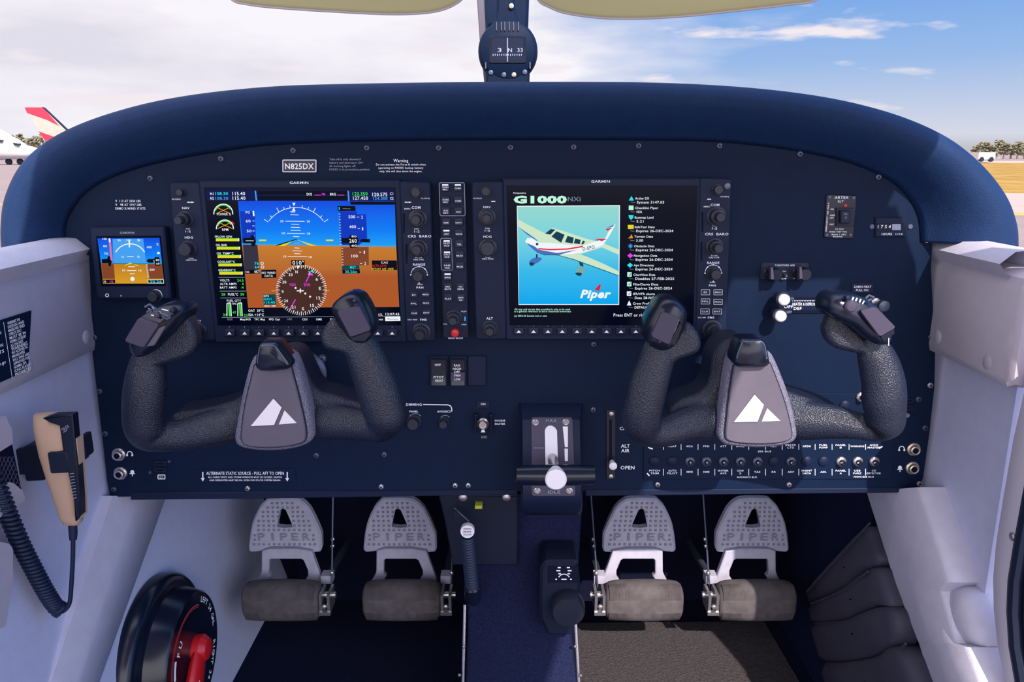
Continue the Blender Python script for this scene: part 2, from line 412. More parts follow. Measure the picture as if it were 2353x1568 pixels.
RB = [(2118, 1120), (2150, 1210), (2188, 1325), (2190, 1339), (2172, 1360), (2206, 1479), (2230, 1488), (2262, 1568), (2320, 1760)]
RA = [(1990, 1134), (2014, 1210), (2045, 1310), (2050, 1330), (2062, 1358), (2104, 1465), (2110, 1480), (2137, 1568), (2205, 1760)]
ridge('trim_8', 1, .487, RA, RB, (.55, 0), .010, 'pillar_grey', 'raised warm grey pillar strip below the right end of the panel')

# door frame with rubber seal and screw at far right
fr = thing('door_1', (.512, .75, .1), 'pale painted door frame edge at the far right', 'door frame'); fr['kind'] = 'structure'
inner = [(2362, 850), (2345, 905), (2322, 1010), (2300, 1140), (2283, 1250), (2277, 1330), (2279, 1400), (2288, 1480), (2306, 1568), (2360, 1760)]
outer = [(2432, 850), (2410, 905), (2378, 1010), (2352, 1140), (2332, 1250), (2319, 1330), (2316, 1400), (2321, 1480), (2336, 1568), (2390, 1760)]
I3 = [onX(*q, .503) for q in inner]; O3 = [onX(*q, .503) for q in outer]
b = MB(); b.loft([[a+Vector((.012, 0, 0)), a+Vector((.003, -.001, 0)), a.lerp(o, .12), a.lerp(o, .9), o, o+Vector((.03, 0, 0)), a+Vector((.03, 0, 0))] for a, o in zip(I3, O3)], closed=True)
b.build('frame', 'frame_paint', fr, sharp=60)
b = MB(); b.tube([o+Vector((.004, -.006, 0)) for o in O3], .008, 10); b.build('rubber_seal', 'seal_rubber', fr)
b = MB(); b.tube([o+Vector((.010, -.020, 0)) for o in O3], .007, 10); b.build('rubber_seal', 'seal_rubber', fr)
q = onX(2327, 1234, .502); b = MB(); b.lathe(q, [(.0042, 0), (.0042, .001), (.003, .002), (.0006, .0022)], 14, '-X'); b.build('screw', 'steel', fr)
# padded grip bump on the right wall
b = MB(); pts = [(2195, 1345), (2236, 1348), (2256, 1400), (2275, 1480), (2262, 1492), (2218, 1490), (2196, 1420), (2180, 1362)]
ring = smooth([tuple(onX(*q, .505)) for q in pts], 2); cen = sum((Vector(q) for q in ring), Vector())/len(ring)
rows = [[Vector(q)+Vector((.02, 0, 0)) for q in ring]]
for s_, h in ((1, 0), (.93, .007), (.75, .013), (.4, .017), (.05, .018)): rows.append([cen.lerp(Vector(q), s_)+Vector((-h, 0, 0)) for q in ring])
b.loft(rows, closed=True); tag(b.build('arm_pad', 'pillar_grey', sharp=80), 'rounded grey pad on the right side wall beside the pillar strip', 'pad')

# leather map pocket in the right footwell
pk = thing('leather_pocket', tuple(onX(2000, 1500, .478)), 'dark leather pocket with folded seams on the right footwell wall', 'pocket')
segs = [[(2002, 1203), (1929, 1282), (1857, 1360), (1866, 1392), (1950, 1360), (1998, 1318), (2036, 1297), (2024, 1262), (2012, 1231)],
        [(1998, 1314), (1950, 1356), (1866, 1388), (1878, 1440), (1960, 1432), (2015, 1405), (2052, 1392), (2070, 1395), (2050, 1340), (2038, 1299)],
        [(2015, 1403), (1960, 1428), (1877, 1434), (1888, 1475), (1905, 1525), (1985, 1525), (2060, 1508), (2085, 1482), (2086, 1440), (2080, 1405), (2058, 1390)],
        [(2085, 1480), (2060, 1506), (1985, 1521), (1903, 1521), (1935, 1620), (1960, 1700), (2190, 1700), (2137, 1568), (2110, 1500)]]
for i, sg in enumerate(segs):
    ring = smooth([tuple(onX(*q, .482)) for q in sg], 1); cen = sum((Vector(q) for q in ring), Vector())/len(ring); h0 = .004*i
    rows = [[Vector(q)+Vector((.012, 0, 0)) for q in ring]]
    for s_, h in ((1, .0+h0), (.97, .006+h0), (.88, .010+h0), (.5, .0125+h0), (.03, .012+h0)): rows.append([cen.lerp(Vector(q), s_)+Vector((-h, 0, 0)) for q in ring])
    b = MB(); b.loft(rows, closed=True); b.build('leather_panel', 'leather_pocket', pk, sharp=80)
b = MB()
for sg in segs:
    pts = [onX(*q, .468) for q in sg[:3]]
    b.tube([p+Vector((-.002, 0, 0)) for p in pts], .0016, 6)
b.build('piping', 'leather_pocket', pk)

# floor mat on the right side
b = MB(); P = [onZ(*q, .006) for q in ((1322, 1432), (1755, 1428), (1880, 1640), (1335, 1640))]
b.add(P+[Vector((q.x, q.y, 0.0005)) for q in P], [(0, 1, 2, 3), (7, 6, 5, 4), (0, 4, 5, 1), (1, 5, 6, 2), (2, 6, 7, 3), (3, 7, 4, 0)])
tag(b.build('floor_mat', 'mat_grey'), 'grey ribbed floor mat in front of the right pedals', 'mat')

# ------------------------------------------------------------ glareshield
outl = [(4, 572), (3, 520), (12, 455), (45, 385), (100, 332), (170, 293), (260, 260), (370, 232), (500, 212), (650, 199), (820, 194), (1000, 191), (1176, 190), (1350, 190), (1520, 192), (1680, 200), (1830, 215), (1960, 238), (2080, 273), (2180, 320), (2255, 380), (2310, 450), (2335, 515), (2339, 566)]
inl = [(150, 560), (150, 520), (165, 480), (200, 440), (250, 410), (320, 385), (400, 366), (490, 350), (600, 335), (720, 328), (850, 324), (1000, 322), (1176, 321), (1350, 321), (1500, 322), (1640, 325), (1750, 335), (1850, 350), (1940, 370), (2010, 396), (2060, 425), (2095, 465), (2112, 505), (2116, 555)]
def resamp(p, n):
    L = [0]
    for i in range(1, len(p)): L.append(L[-1]+math.dist(p[i], p[i-1]))
    out = []; j = 0
    for k in range(n):
        s = L[-1]*k/(n-1)
        while j < len(p)-2 and L[j+1] < s: j += 1
        t = (s-L[j])/(L[j+1]-L[j]); out.append(tuple(p[j][i]*(1-t)+p[j+1][i]*t for i in range(2)))
    return out
nO = 72
def crom(p, n):     # smooth open curve through the points
    out = []; P_ = [p[0]]+list(p)+[p[-1]]
    for i in range(1, len(P_)-2):
        for k in range(8):
            t = k/8; q = []
            for d in range(len(p[0])):
                a, b_, c_, e = P_[i-1][d], P_[i][d], P_[i+1][d], P_[i+2][d]
                q.append(.5*(2*b_+(c_-a)*t+(2*a-5*b_+4*c_-e)*t*t+(3*b_-a-3*c_+e)*t**3))
            out.append(tuple(q))
    out.append(tuple(p[-1])); return out
O_ = crom(outl, 0); I_ = crom(inl, 0)
rows = []
YO = .875
def mixp(t): return [(a[0]*(1-t)+b_[0]*t, a[1]*(1-t)+b_[1]*t) for a, b_ in zip(O_, I_)]
base = [onY(*q, YO) for q in O_]
cx_, cz_ = 0, base[0].z-.02
for sc, y in ((.90, 1.34), (.965, 1.05), (.99, .95), (1.0, .89)):
    rows.append([Vector((q.x*sc, y, cz_+(q.z-cz_)*sc)) for q in base])
rows.append([onY(*q, .870) for q in O_])
for t, y in ((.02, .863), (.08, .857), (.20, .855), (.40, .860), (.62, .872), (.80, .885), (.92, .894), (1.0, .8992)):
    rows.append([onY(*q, y) for q in mixp(t)])
b = MB(); b.loft(rows)
# underside flange closing the two drooping ends
for e in (0, -1):
    col = [r[e] for r in rows]; b.add([Vector(q) for q in col], [tuple(range(len(col)))])
gs = b.build('glareshield', 'hood_black', sharp=70)
m_ = gs.modifiers.new('s', 'SOLIDIFY'); m_.thickness = .0015; m_.offset = 0
tag(gs, 'navy black padded glareshield hood arching over the instrument panel', 'glareshield')

# ------------------------------------------------------------ instrument panel
ip = thing('instrument_panel', tuple(onY(1176, 1140)), 'wide dark navy instrument panel plate below the glareshield', 'instrument panel')
pout = [(150, 566), (204, 588), (209, 700), (212, 815), (222, 900), (235, 1010), (246, 1110), (252, 1143), (600, 1138), (1010, 1134), (1190, 1131), (1345, 1130), (1700, 1128), (2060, 1128), (2112, 1127), (2122, 1098), (2136, 1000), (2148, 890), (2150, 790), (2144, 700), (2140, 620), (2143, 560), (2116, 556), (2110, 470), (2040, 400), (1850, 330), (1640, 305), (1176, 300), (600, 315), (320, 370), (200, 430), (150, 510)]
b = MB(); b.pp(pout, YP, YP+.004, .0008); b.build('face_plate', 'panel_black', ip, sharp=20)
b = MB(); b.pp([(300, 1133), (1190, 1127), (1190, 1138), (600, 1147), (300, 1150)], YP-.002, YP+.012, .001); b.pp([(1345, 1127), (2095, 1122), (2090, 1133), (1345, 1141)], YP-.002, YP+.012, .001)
b.build('lower_lip', 'bezel_black', ip)
# left ear of the panel that continues under the hood to the sill
b = MB(); b.pp([(128, 470), (152, 470), (152, 566), (128, 556)], YP, YP+.03); b.build('side_flange', 'hood_black', ip)
# screws
b = MB(); b.lathe((0, 0, 0), [(.0034, 0), (.0034, .0008), (.0026, .0018), (.0008, .0022)], 16)
proto = b.build('screw', 'dark_steel'); proto.parent = ip; OFF[proto.name] = Vector()
b2 = MB(); b2.prism(rectp(-.0018, -.0004, .0018, .0004), -.002, -.00245); b2.prism(rectp(-.0004, -.0018, .0004, .0018), -.002, -.0025)
sl = b2.build('cross_slot', 'footwell_black', proto)
spots = [(508, 365), (674, 346), (843, 340), (1008, 340), (1173, 339), (1318, 338), (1467, 335), (1653, 335), (1838, 354), (346, 410), (2018, 407), (217, 776), (229, 900), (242, 997), (262, 1125), (569, 1123), (876, 1119), (727, 1047), (883, 1045), (1046, 1116), (1076, 1116), (1364, 791), (1363, 942), (2137, 886), (2125, 984), (2112, 1112), (1511, 1114), (1813, 1114), (2139, 775), (2110, 918)]
bright = {(569, 1123), (876, 1119), (1046, 1116), (1076, 1116), (1511, 1114), (1813, 1114), (2137, 886), (2112, 1112)}
pm = proto.data.copy(); pm.materials.clear(); pm.materials.append(MATS['steel'])
base = OFF[ip.name]
for i, s_ in enumerate(spots):
    o = proto if i == 0 else pc(proto, ip)
    o.location = onY(*s_, YP-.0002)-base; o.rotation_euler = (0, (i*37) % 90/57., 0)
    if s_ in bright: o.data = pm
# printing on the panel
b = MB(); Y0 = YP-.0006
def tl(lines, x, y, dy, h, w=None, al='C', mb=None, Y=None, dx=0):
    for i, s_ in enumerate(lines):
        if s_: (mb or b).text(s_, x+dx*i, y+i*dy, h, Y or Y0, (w[i] if isinstance(w, (list, tuple)) else w), al)
tl(['V  113 AT 2550 LBS', 'V   98 AT 1917 LBS', 'DEMO X-WIND 17 KTS'], 265, 462, 8.6, 5.5, [58, 60, 69], 'L')
b.text('Warning', 921, 369, 7, Y0, 34)
tl(['Do not activate the Force B switch when', 'operating on FADEC backup battery', 'only, this will shut down the engine.'], 921, 378, 7.8, 4.4, [114, 104, 98])
b.text('DIMMING', 951, 930, 6, Y0, 36); b.path([(972, 930), (1030, 931), (1036, 934), (1038, 940), (1038, 946)], 2.2, Y0)
b.text('PANEL', 951, 946, 5, Y0, 20); b.text('AVIONICS', 1020, 946, 5, Y0, 31)
tl(['ENGINE', 'MASTER'], 1149, 967, 7.5, 4.6, 24)
b.text('ALT', 1437, 1025, 8.5, Y0, 20); b.text('AIR', 1437, 1036, 8.5, Y0, 19); b.text('OPEN', 1442, 1075, 9, Y0, 32); b.text('CLOSED', 1424, 985, 8, Y0, 42, 'L')
b.text('OFF', 1812, 705, 7, Y0, 21); b.text('ON', 1889, 704, 7, Y0, 15); b.text('HEATER & DEFROST', 1849, 699, 7, Y0, 56)
b.text('DEF', 1833, 709, 7, Y0, 18)
pts = []
for i in range(12): pts += [(1820+i*6, 692.5), (1823+i*6, 689)]
b.path(pts, 1.4, Y0)
def head_icon(x, y): b.path(circ(x, y, 6, 10, -20, 200), 2.2, Y0); b.line((x-6, y), (x-6, y+5), 4, Y0); b.line((x+6, y), (x+6, y+5), 4, Y0)
def mic_icon(x, y): b.flat(circ(x, y-2, 4.5, 10), Y0); b.line((x, y), (x, y+8), 2, Y0); b.line((x-6, y+2), (x+6, y+2), 2, Y0)
head_icon(298, 1044); head_icon(2072, 1032); mic_icon(304, 1087); mic_icon(2068, 1077)
b.path(rectp(363, 1092, 379, 1101), 2, Y0, True); b.text('C+', 371, 1096.5, 5, Y0); b.build('lettering', 'white_ink', ip)
b = MB(); tl(['Take off is only allowed if', 'battery and alternator ON', 'all warning lights off', 'FADEC is in procedure position'], 757, 366, 7.8, 4.4, [72, 76, 60, 92], 'L')
b.build('lettering', 'grey_ink', ip)
# placards
def placard(px, label, m='panel_black', th=.0012):
    q = MB(); q.pp(px, YP-th, YP, .0003, rnd=.001); return q.build('placard', m, ip)
p = placard(rectp(648, 366, 728, 397), '', 'gloss_black'); tag(p, 'registration placard reading N825DX')
b = MB(); y = YP-.0014; b.path(rectp(650, 368, 726, 395), 2, y, True); b.text('N825DX', 688, 382, 13, y, 66); b.build('lettering', 'white_ink', p)
p = placard([(447, 1080), (678, 1077), (681, 1108), (450, 1112)], ''); tag(p, 'alternate static source placard')
b = MB(); y = YP-.0014; b.text('ALTERNATE STATIC SOURCE - PULL AFT TO OPEN', 563, 1088, 8, y, 178)
b.text('ALL CABIN VENTS AND STORM WINDOW MUST BE CLOSED, HEATER', 563, 1097, 4.2, y, 170); b.text('AND DEFROSTER MUST BE ON. OPEN FOR STATIC SYSTEM DRAIN.', 563, 1104, 4.2, y, 164)
for x in (466, 660): b.line((x, 1085), (x, 1102), 2.6, y); b.flat([(x-4.5, 1099), (x+4.5, 1099), (x, 1107)], y)
b.build('lettering', 'white_ink', p)
p = placard(rectp(1957, 651, 2007, 674), '', 'bezel_black'); tag(p, 'cabin heat placard')
b = MB(); b.text('CABIN HEAT', 1982, 659, 5, y, 40); b.text('PULL ON', 1981, 667, 5, y, 28); b.build('lettering', 'white_ink', p)
p = placard(rectp(1095, 922, 1125, 938), '', 'bezel_black'); b = MB(); b.text('ON', 1110, 929, 5, y); b.build('lettering', 'white_ink', p)
p = placard(rectp(1104, 1000, 1121, 1010), '', 'gloss_black'); b = MB(); b.text('OFF', 1112, 1005, 5, y); b.build('lettering', 'grey_ink', p)
# shaft collars with their flange screws
for (x, y_), sc in (((702, 855), ((741, 824), (744, 885))), ((1672, 850), ((1626, 820), (1622, 877)))):
    c_ = onY(x, y_); b = MB(); b.lathe(c_, [(.026, 0), (.026, .004), (.023, .007), (.019, .008), (.019, .016), (.015, .018)], 32); col = b.build('shaft_collar', 'dark_steel', ip)
    for q in sc:
        o = pc(proto, ip); o.location = onY(*q, YP-.0002)-base; o.data = pm
        b = MB(); b.lathe(onY(*q, YP), [(.0052, 0), (.0052, .0006)], 12); b.build('washer', 'dark_steel', ip)
# ------------------------------------------------------------ avionics mounted in the panel
def knob(parent, x, y, r, h=.012, ri=0, hi=.010, name='knob', y0=.884, ring=True, m='knob_black', mi='knob_black', flute=.06):
    k = psc(y, y0)*r; c = onY(x, y, y0); b = MB()
    if ring: b.lathe(c, [(k*1.12, -.001), (k*1.12, .0008), (k*1.02, .0014)], 28)
    b.lathe(c, [(k*.92, 0), (k*.92, h*.35), (k*.86, h*.95), (k*.78, h)], 32, flute=flute)
    o = b.build(name, m, parent)
    if ri:
        b = MB(); q = psc(y, y0)*ri; b.lathe(c+Vector((0, -h, 0)), [(q, -.001), (q*.98, hi*.9), (q*.86, hi)], 24, flute=flute); b.build('inner_knob', mi, o)
    return o
def arcmark(mb, x, y, r, y0, wd=1.1, a0=20, a1=160): mb.path([(a, b) for a, b in circ(x, y, r, 12, a0, a1)], wd, y0)
class CV:         # printed or lit layers stacked a fraction of a millimetre apart on one surface
    def __init__(s, Y, fx=0, fy=0, k=1): s.Y, s.fx, s.fy, s.k, s.d, s.n = Y, fx, fy, k, {}, 0
    def c(s, p): return (s.fx+p[0]/s.k, s.fy+p[1]/s.k)
    def g(s, m, L):
        k = (m, L)
        if k not in s.d: s.d[k] = MB()
        return s.d[k], s.Y-.00018*L
    def poly(s, m, pts, L=1): b, y = s.g(m, L); b.flat([s.c(p) for p in pts], y)
    def line(s, m, pts, w_=3, L=3, closed=False): b, y = s.g(m, L); b.path([s.c(p) for p in pts], w_/s.k, y, closed)
    def ring(s, m, x, y_, r, w_=3, L=3, a0=0, a1=360, n=40):
        s.line(m, [(a, b) for a, b in circ(x, y_, r, n, a0, a1)], w_, L, a1-a0 == 360)
    def disc(s, m, x, y_, r, L=2, n=40, sx=1): s.poly(m, [(x+(a-x)*sx, b) for a, b in circ(x, y_, r, n)], L)
    def text(s, m, t, x, y_, h, w_=None, al='C', L=4, rot=0):
        b, y = s.g(m, L); X_, Yp = s.c((x, y_)); b.text(t, X_, Yp, h/s.k, y, None if w_ is None else w_/s.k, al, rot=rot)
    def build(s, parent, names):
        for (m, L), b in sorted(s.d.items(), key=lambda q: q[0][1]):
            if b.f: b.build(names(m), m, parent)
def softkeys(t, xs, y, cv):
    for x in xs:
        b = MB(); b.pp(rectp(x-12, y-8, x+12, y+8), .8845, .889, .0008, rnd=.0015); b.build('softkey', 'key_black', t)
        cv.poly('white_ink', [(x-5, y+3), (x+5, y+3), (x, y-3)], 0)
def unit(name, loc, label, cat, body, strips, screen, bezel_label=None):
    t = thing(name, loc, label, cat)
    b = MB(); b.pp(body, .889, YP, .0015, rnd=.002); b.build('bezel', 'bezel_black', t)
    for s_ in strips:
        b = MB(); b.pp(s_, .8875, YP, .0015, rnd=.004); b.build('control_strip', 'bezel_black', t)
    b = MB(); b.pp(screen, .8885, .8895, .0002); sc = b.build('screen', 'screen_glass', t)
    return t, sc
scrname = lambda m: {'lit_sky': 'sky_display', 'lit_ground': 'ground_display', 'lit_ground_gold': 'ground_display', 'lit_photo': 'picture'}.get(m, m.replace('lit_', '')+'_symbology')

# ---- left large display
pf, sc = unit('primary_flight_display', tuple(onY(700, 785, .89)), 'large flight display lit blue over brown with a round compass rose', 'display',
    [(455, 414), (920, 413), (936, 787), (494, 788)], [[(387, 418), (458, 418), (496, 784), (419, 784)], [(917, 416), (989, 418), (1001, 785), (934, 786)]],
    [(468, 431), (908, 431), (921, 748), (500, 748)])
cv = CV(.8883, 380, 400, 3.795)
# lit background
P_ = cv.poly
P_('lit_navy', [(352, 140), (1995, 140), (2000, 230), (362, 230)], 1)
P_('lit_sky', [(632, 235), (2000, 235), (2013, 632), (668, 618)], 1)
P_('lit_ground', [(668, 618), (2013, 632), (2040, 1160), (722, 1168)], 1)
cv.line('lit_skyblue', [(665, 612), (2013, 632)], 8, 2)
P_('lit_skyblue', [(778, 146), (790, 146), (800, 232), (788, 232)], 2); P_('lit_skyblue', [(1588, 146), (1600, 146), (1606, 236), (1594, 236)], 2)
P_('lit_black', [(806, 150), (1585, 150), (1588, 180), (808, 180)], 2); P_('lit_black', [(808, 192), (1588, 192), (1590, 225), (810, 225)], 2)
P_('lit_black', [(1612, 240), (2000, 240), (2001, 268), (1614, 268)], 2)
T = cv.text
T('lit_cyan', '108.30', 490, 170, 26, 110); T('lit_white', '115.40', 640, 170, 30, 110); T('lit_white', '115.40', 642, 210, 30, 112); T('lit_skyblue', '108.30', 492, 212, 26, 112)
T('lit_white', 'N1', 405, 172, 24, 30); T('lit_white', 'N2', 407, 212, 24, 30)
T('lit_green', '123.350', 1698, 172, 30, 130); T('lit_white', '120.575', 1870, 178, 30, 130); T('lit_white', '127.450', 1702, 210, 30, 130); T('lit_skyblue', '124.300', 1874, 212, 28, 126)
T('lit_white', 'C1', 1972, 172, 22, 28); T('lit_white', 'C2', 1974, 212, 22, 30)
T('lit_white', 'DIS', 1255, 176, 22, 46); T('lit_magenta', 'NM', 1378, 176, 20, 28); T('lit_white', 'BRG', 1462, 176, 22, 52)
cv.line('lit_magenta', [(1300, 184), (1355, 184)], 5); cv.line('lit_magenta', [(1500, 184), (1560, 184)], 5)
# engine strip
for cy, rx in ((350, 0), (480, 14)):
    cx = 505+rx
    cv.ring('lit_white', cx, cy-5, 82-rx*.6, 9, 3, -5, 185, 30); cv.ring('lit_green', cx, cy-5, 72-rx*.6, 7, 3, 30, 160, 20)
    for q in ((-1, 1), (1, -1)): cv.line('lit_orange', [(cx-60*q[0], cy-60), (cx+60*q[0], cy-5)], 6)
T('lit_white', 'POWER %', 510, 350, 22, 122); T('lit_white', 'RPM', 522, 485, 22, 54)
cv.line('lit_red', [(583, 415), (600, 440)], 9, 4)
for i, (s_, y) in enumerate((('FFLOW GPH', 547), ('OIL BAR', 620), ('OIL TEMP°C', 693), ('COOLANT°C', 766), ('GEARBOX°C', 838))):
    x = 432+i*7.5; T('lit_white', s_, x, y, 20, (148, 98, 148, 152, 150)[i], 'L')
    P_('lit_yellow', [(x+8, y+18), (x+212, y+18), (x+212, y+40), (x+8, y+40)], 3); P_('lit_green', [(x+8, y+14), (x+212, y+14), (x+212, y+18), (x+8, y+18)], 3)
    P_('lit_white', [(x+203, y+14), (x+212, y+14), (x+212, y+40), (x+203, y+40)], 4)
for y in (902, 1022, 1082): cv.line('lit_grey', [(462+(y-902)*.1, y), (690+(y-902)*.1, y)], 6)
for i, (a, v_) in enumerate((('VOLTS', '24.5'), ('ALTR AMPS', '4'), ('BATT AMPS', '-4'))):
    T('lit_white', a, 476, 928+i*31, 20, (82, 145, 145)[i], 'L'); T('lit_green', v_, 682, 928+i*31, 22, (56, 16, 24)[i], 'R')
T('lit_green', '28', 505, 1050, 22, 34); T('lit_white', 'FUEL°C', 590, 1050, 22, 88); T('lit_green', '30', 670, 1050, 22, 34)
T('lit_white', 'FUEL QTY', 598, 1105, 20, 124); T('lit_white', 'GAL', 602, 1130, 16, 40)
for x in (545, 640):
    cv.line('lit_white', [(x-8, 1240), (x-8, 1128), (x+24, 1124), (x+30, 1240)], 8, 3); P_('lit_green', [(x+2, 1130), (x+16, 1130), (x+22, 1240), (x+8, 1240)], 3)
T('lit_green', '24', 520, 1228, 22, 34); T('lit_green', '47', 602, 1208, 20, 32); T('lit_green', '23', 700, 1232, 22, 34)
# horizon arc and ladder
cv.ring('lit_white', 1140, 590, 298, 5, 3, 37, 143, 40)
for a in (30, 45, 60, 70, 80, 100, 110, 120, 135, 150):
    r0, r1 = 298, 298+(42 if a in (30, 60, 120, 150) else 22); ca, sa = cos(radians(a)), -sin(radians(a))
    aa = a if a not in (30, 150) else (35 if a == 30 else 145); ca, sa = cos(radians(aa)), -sin(radians(aa))
    cv.line('lit_white', [(1140+ca*r0, 590+sa*r0), (1140+ca*r1, 590+sa*r1)], 5)
P_('lit_white', [(1108, 252), (1134, 252), (1121, 282)], 4); P_('lit_white', [(1121, 288), (1104, 322), (1134, 322)], 4); cv.line('lit_white', [(1090, 330), (1132, 331)], 8)
for x, y, hw in ((1127, 356, 36), (1130, 413, 84), (1133, 439, 34), (1134, 466, 40), (1136, 492, 44), (1138, 519, 78), (1141, 546, 26), (1148, 646, 22), (1150, 671, 42), (1151, 696, 26), (1153, 721, 84)):
    cv.line('lit_white', [(x-hw, y-1), (x+hw, y+1)], 5)
for x, y, s_ in ((1015, 411, '20'), (1246, 413, '20'), (1030, 517, '10'), (1249, 520, '10'), (1041, 719, '10'), (1264, 724, '10')): T('lit_white', s_, x, y, 18, 28)
P_('lit_black', [(960, 622), (1145, 566), (1146, 574), (1000, 628)], 4); P_('lit_yellow', [(975, 628), (1145, 574), (1100, 592), (1040, 628)], 5)
P_('lit_yellow', [(1148, 574), (1325, 628), (1262, 626), (1200, 598)], 5); P_('lit_skyblue', [(1148, 590), (1200, 612), (1100, 612)], 5)
for x in (848, 1432): P_('lit_yellow', [(x-32, 572), (x+32, 572), (x+32, 585), (x-32, 585)], 4)
# speed and altitude tapes
P_('lit_tapeblue', [(650, 325), (780, 325), (790, 600), (672, 600)], 2); P_('lit_dgrey', [(676, 615), (802, 615), (822, 830), (690, 850)], 2)
P_('lit_white', [(760, 322), (774, 322), (778, 368), (764, 368)], 4)
T('lit_white', '70', 715, 335, 22, 40); T('lit_white', '60', 722, 410, 24, 42); T('lit_white', '50', 730, 497, 24, 42)
for y in (410, 453, 497, 540): cv.line('lit_white', [(760, y), (778, y)], 5)
P_('lit_black', [(676, 560), (745, 556), (745, 535), (772, 535), (778, 570), (790, 582), (782, 630), (752, 630), (748, 606), (680, 606)], 4)
cv.line('lit_white', [(700, 583), (770, 583)], 4, 5)
T('lit_cyan', '76', 796, 780, 24, 38); T('lit_cyan', '64', 798, 812, 24, 38); cv.ring('lit_white', 844, 780, 11, 5); cv.ring('lit_white', 848, 812, 11, 5)
P_('lit_black', [(692, 838), (822, 835), (826, 868), (696, 872)], 4); T('lit_white', 'TAS', 714, 854, 18, 34, L=5); T('lit_white', '0KT', 800, 852, 22, 48, L=5)
P_('lit_tapeblue', [(1518, 325), (1668, 325), (1672, 350), (1750, 352), (1760, 560), (1690, 620), (1530, 620)], 2); P_('lit_tapebrown', [(1530, 640), (1772, 636), (1775, 795), (1545, 800)], 2)
P_('lit_black', [(1500, 278), (1655, 280), (1660, 322), (1505, 322)], 4); cv.line('lit_grey', [(1546, 302), (1615, 304)], 4, 5); T('lit_cyan', 'I', 1516, 300, 26, 8, L=5)
for i in range(12): cv.line('lit_white', [(1512+i*1, 350+i*24), (1526+i*1, 350+i*24)], 4)
for i in range(8): cv.line('lit_white', [(1535+i*1, 650+i*24), (1549+i*1, 650+i*24)], 4)
for x, y, s_, wd in ((1626, 373, '500', 58), (1633, 460, '400', 58), (1650, 715, '100', 55), (1715, 376, '2', 14), (1720, 478, '1', 10), (1735, 682, '1', 10), (1742, 780, '2', 14)): T('lit_white', s_, x, y, 26, wd)
for x, y in ((1682, 376), (1688, 476), (1700, 682), (1708, 780)): cv.line('lit_white', [(x-10, y), (x+8, y)], 5)
P_('lit_black', [(1532, 560), (1600, 558), (1612, 532), (1672, 532), (1680, 572), (1690, 580), (1680, 592), (1672, 645), (1612, 645), (1600, 606), (1545, 606)], 4)
T('lit_white', '260', 1636, 582, 34, 66, L=5); T('lit_white', '80', 1645, 544, 18, 44, L=5); T('lit_white', '40', 1645, 626, 22, 50, L=5)
P_('lit_black', [(1694, 580), (1716, 566), (1784, 566), (1784, 598), (1716, 596)], 4)
P_('lit_teal', [(1540, 800), (1690, 796), (1694, 828), (1542, 830)], 4); P_('lit_black', [(1542, 832), (1694, 830), (1698, 866), (1545, 870)], 4)
T('lit_cyan', 'MET', 1636, 814, 22, 52, L=5); T('lit_cyan', '30.26in', 1620, 852, 24, 104, L=5)
P_('lit_black', [(1800, 755), (2018, 755), (2022, 838), (1803, 838)], 3); T('lit_white', 'CAS', 1910, 772, 18, 60); T('lit_red', 'ALTR LOW', 1866, 800, 20, 130); T('lit_yellow', 'PITOT HT OFF', 1895, 830, 20, 190)
# heading rose
cv.disc('lit_rose', 1186, 1012, 205, 2); 
for a in range(0, 360, 5):
    r0 = 188 if a % 10 == 0 else 198; ca, sa = cos(radians(a)), sin(radians(a)); cv.line('lit_white', [(1186+ca*r0, 1012+sa*r0), (1186+ca*222, 1012+sa*222)], 6 if a % 10 == 0 else 4)
for k, s_ in enumerate(('N', '3', '6', 'E', '12', '15', 'S', '21', '24', 'W', '30', '33')):
    a = radians(-100+k*30+(10 if k else 0)-5); T('lit_white', s_, 1186+164*cos(a), 1012+164*sin(a), 26, 20 if len(s_) == 1 else 34)
P_('lit_black', [(1098, 752), (1215, 752), (1215, 796), (1098, 796)], 4); T('lit_white', '010°', 1158, 774, 34, 100, L=5)
P_('lit_white', [(1150, 800), (1172, 800), (1161, 826)], 4)
cv.line('lit_magenta', [(1085, 1180), (1135, 1095)], 9, 3); cv.line('lit_magenta', [(1225, 945), (1258, 880)], 9, 3); P_('lit_magenta', [(1240, 880), (1288, 888), (1280, 862)], 4); P_('lit_cyan', [(1262, 850), (1300, 866), (1294, 850), (1275, 838)], 4)
T('lit_magenta', 'VOR1', 1108, 966, 24, 56); T('lit_magenta', 'ENR', 1237, 966, 24, 56)
P_('lit_white', [(1146, 1014), (1206, 1014), (1206, 1024), (1146, 1024)], 4); P_('lit_white', [(1172, 1000), (1182, 1000), (1182, 1038), (1172, 1038)], 4)
for x, y in ((1136, 995), (1220, 1043), (1262, 1070)): cv.disc('lit_white', x, y, 9, 4, 12)
for x in (945, 1412): cv.line('lit_orange', [(x-18, 1020), (x+18, 1018)], 8)
P_('lit_black', [(836, 838), (966, 835), (968, 905), (840, 910)], 3); T('lit_white', 'NO WIND', 900, 862, 20, 118); T('lit_white', 'DATA', 902, 888, 20, 72)
P_('lit_teal', [(852, 1052), (960, 1050), (966, 1140), (858, 1142)], 3); T('lit_white', 'GPS', 878, 1064, 16, 46); T('lit_cyan', 'NAV1', 892, 1092, 20, 66); T('lit_cyan', '115.40', 908, 1120, 22, 94); T('lit_white', 'BRG1 NM', 912, 1150, 16, 92)
T('lit_white', 'OAT  29°C', 790, 1192, 22, 134); T('lit_white', 'ISA +14°C', 792, 1228, 22, 134)
cv.line('lit_grey', [(492, 1252), (2045, 1240)], 5)
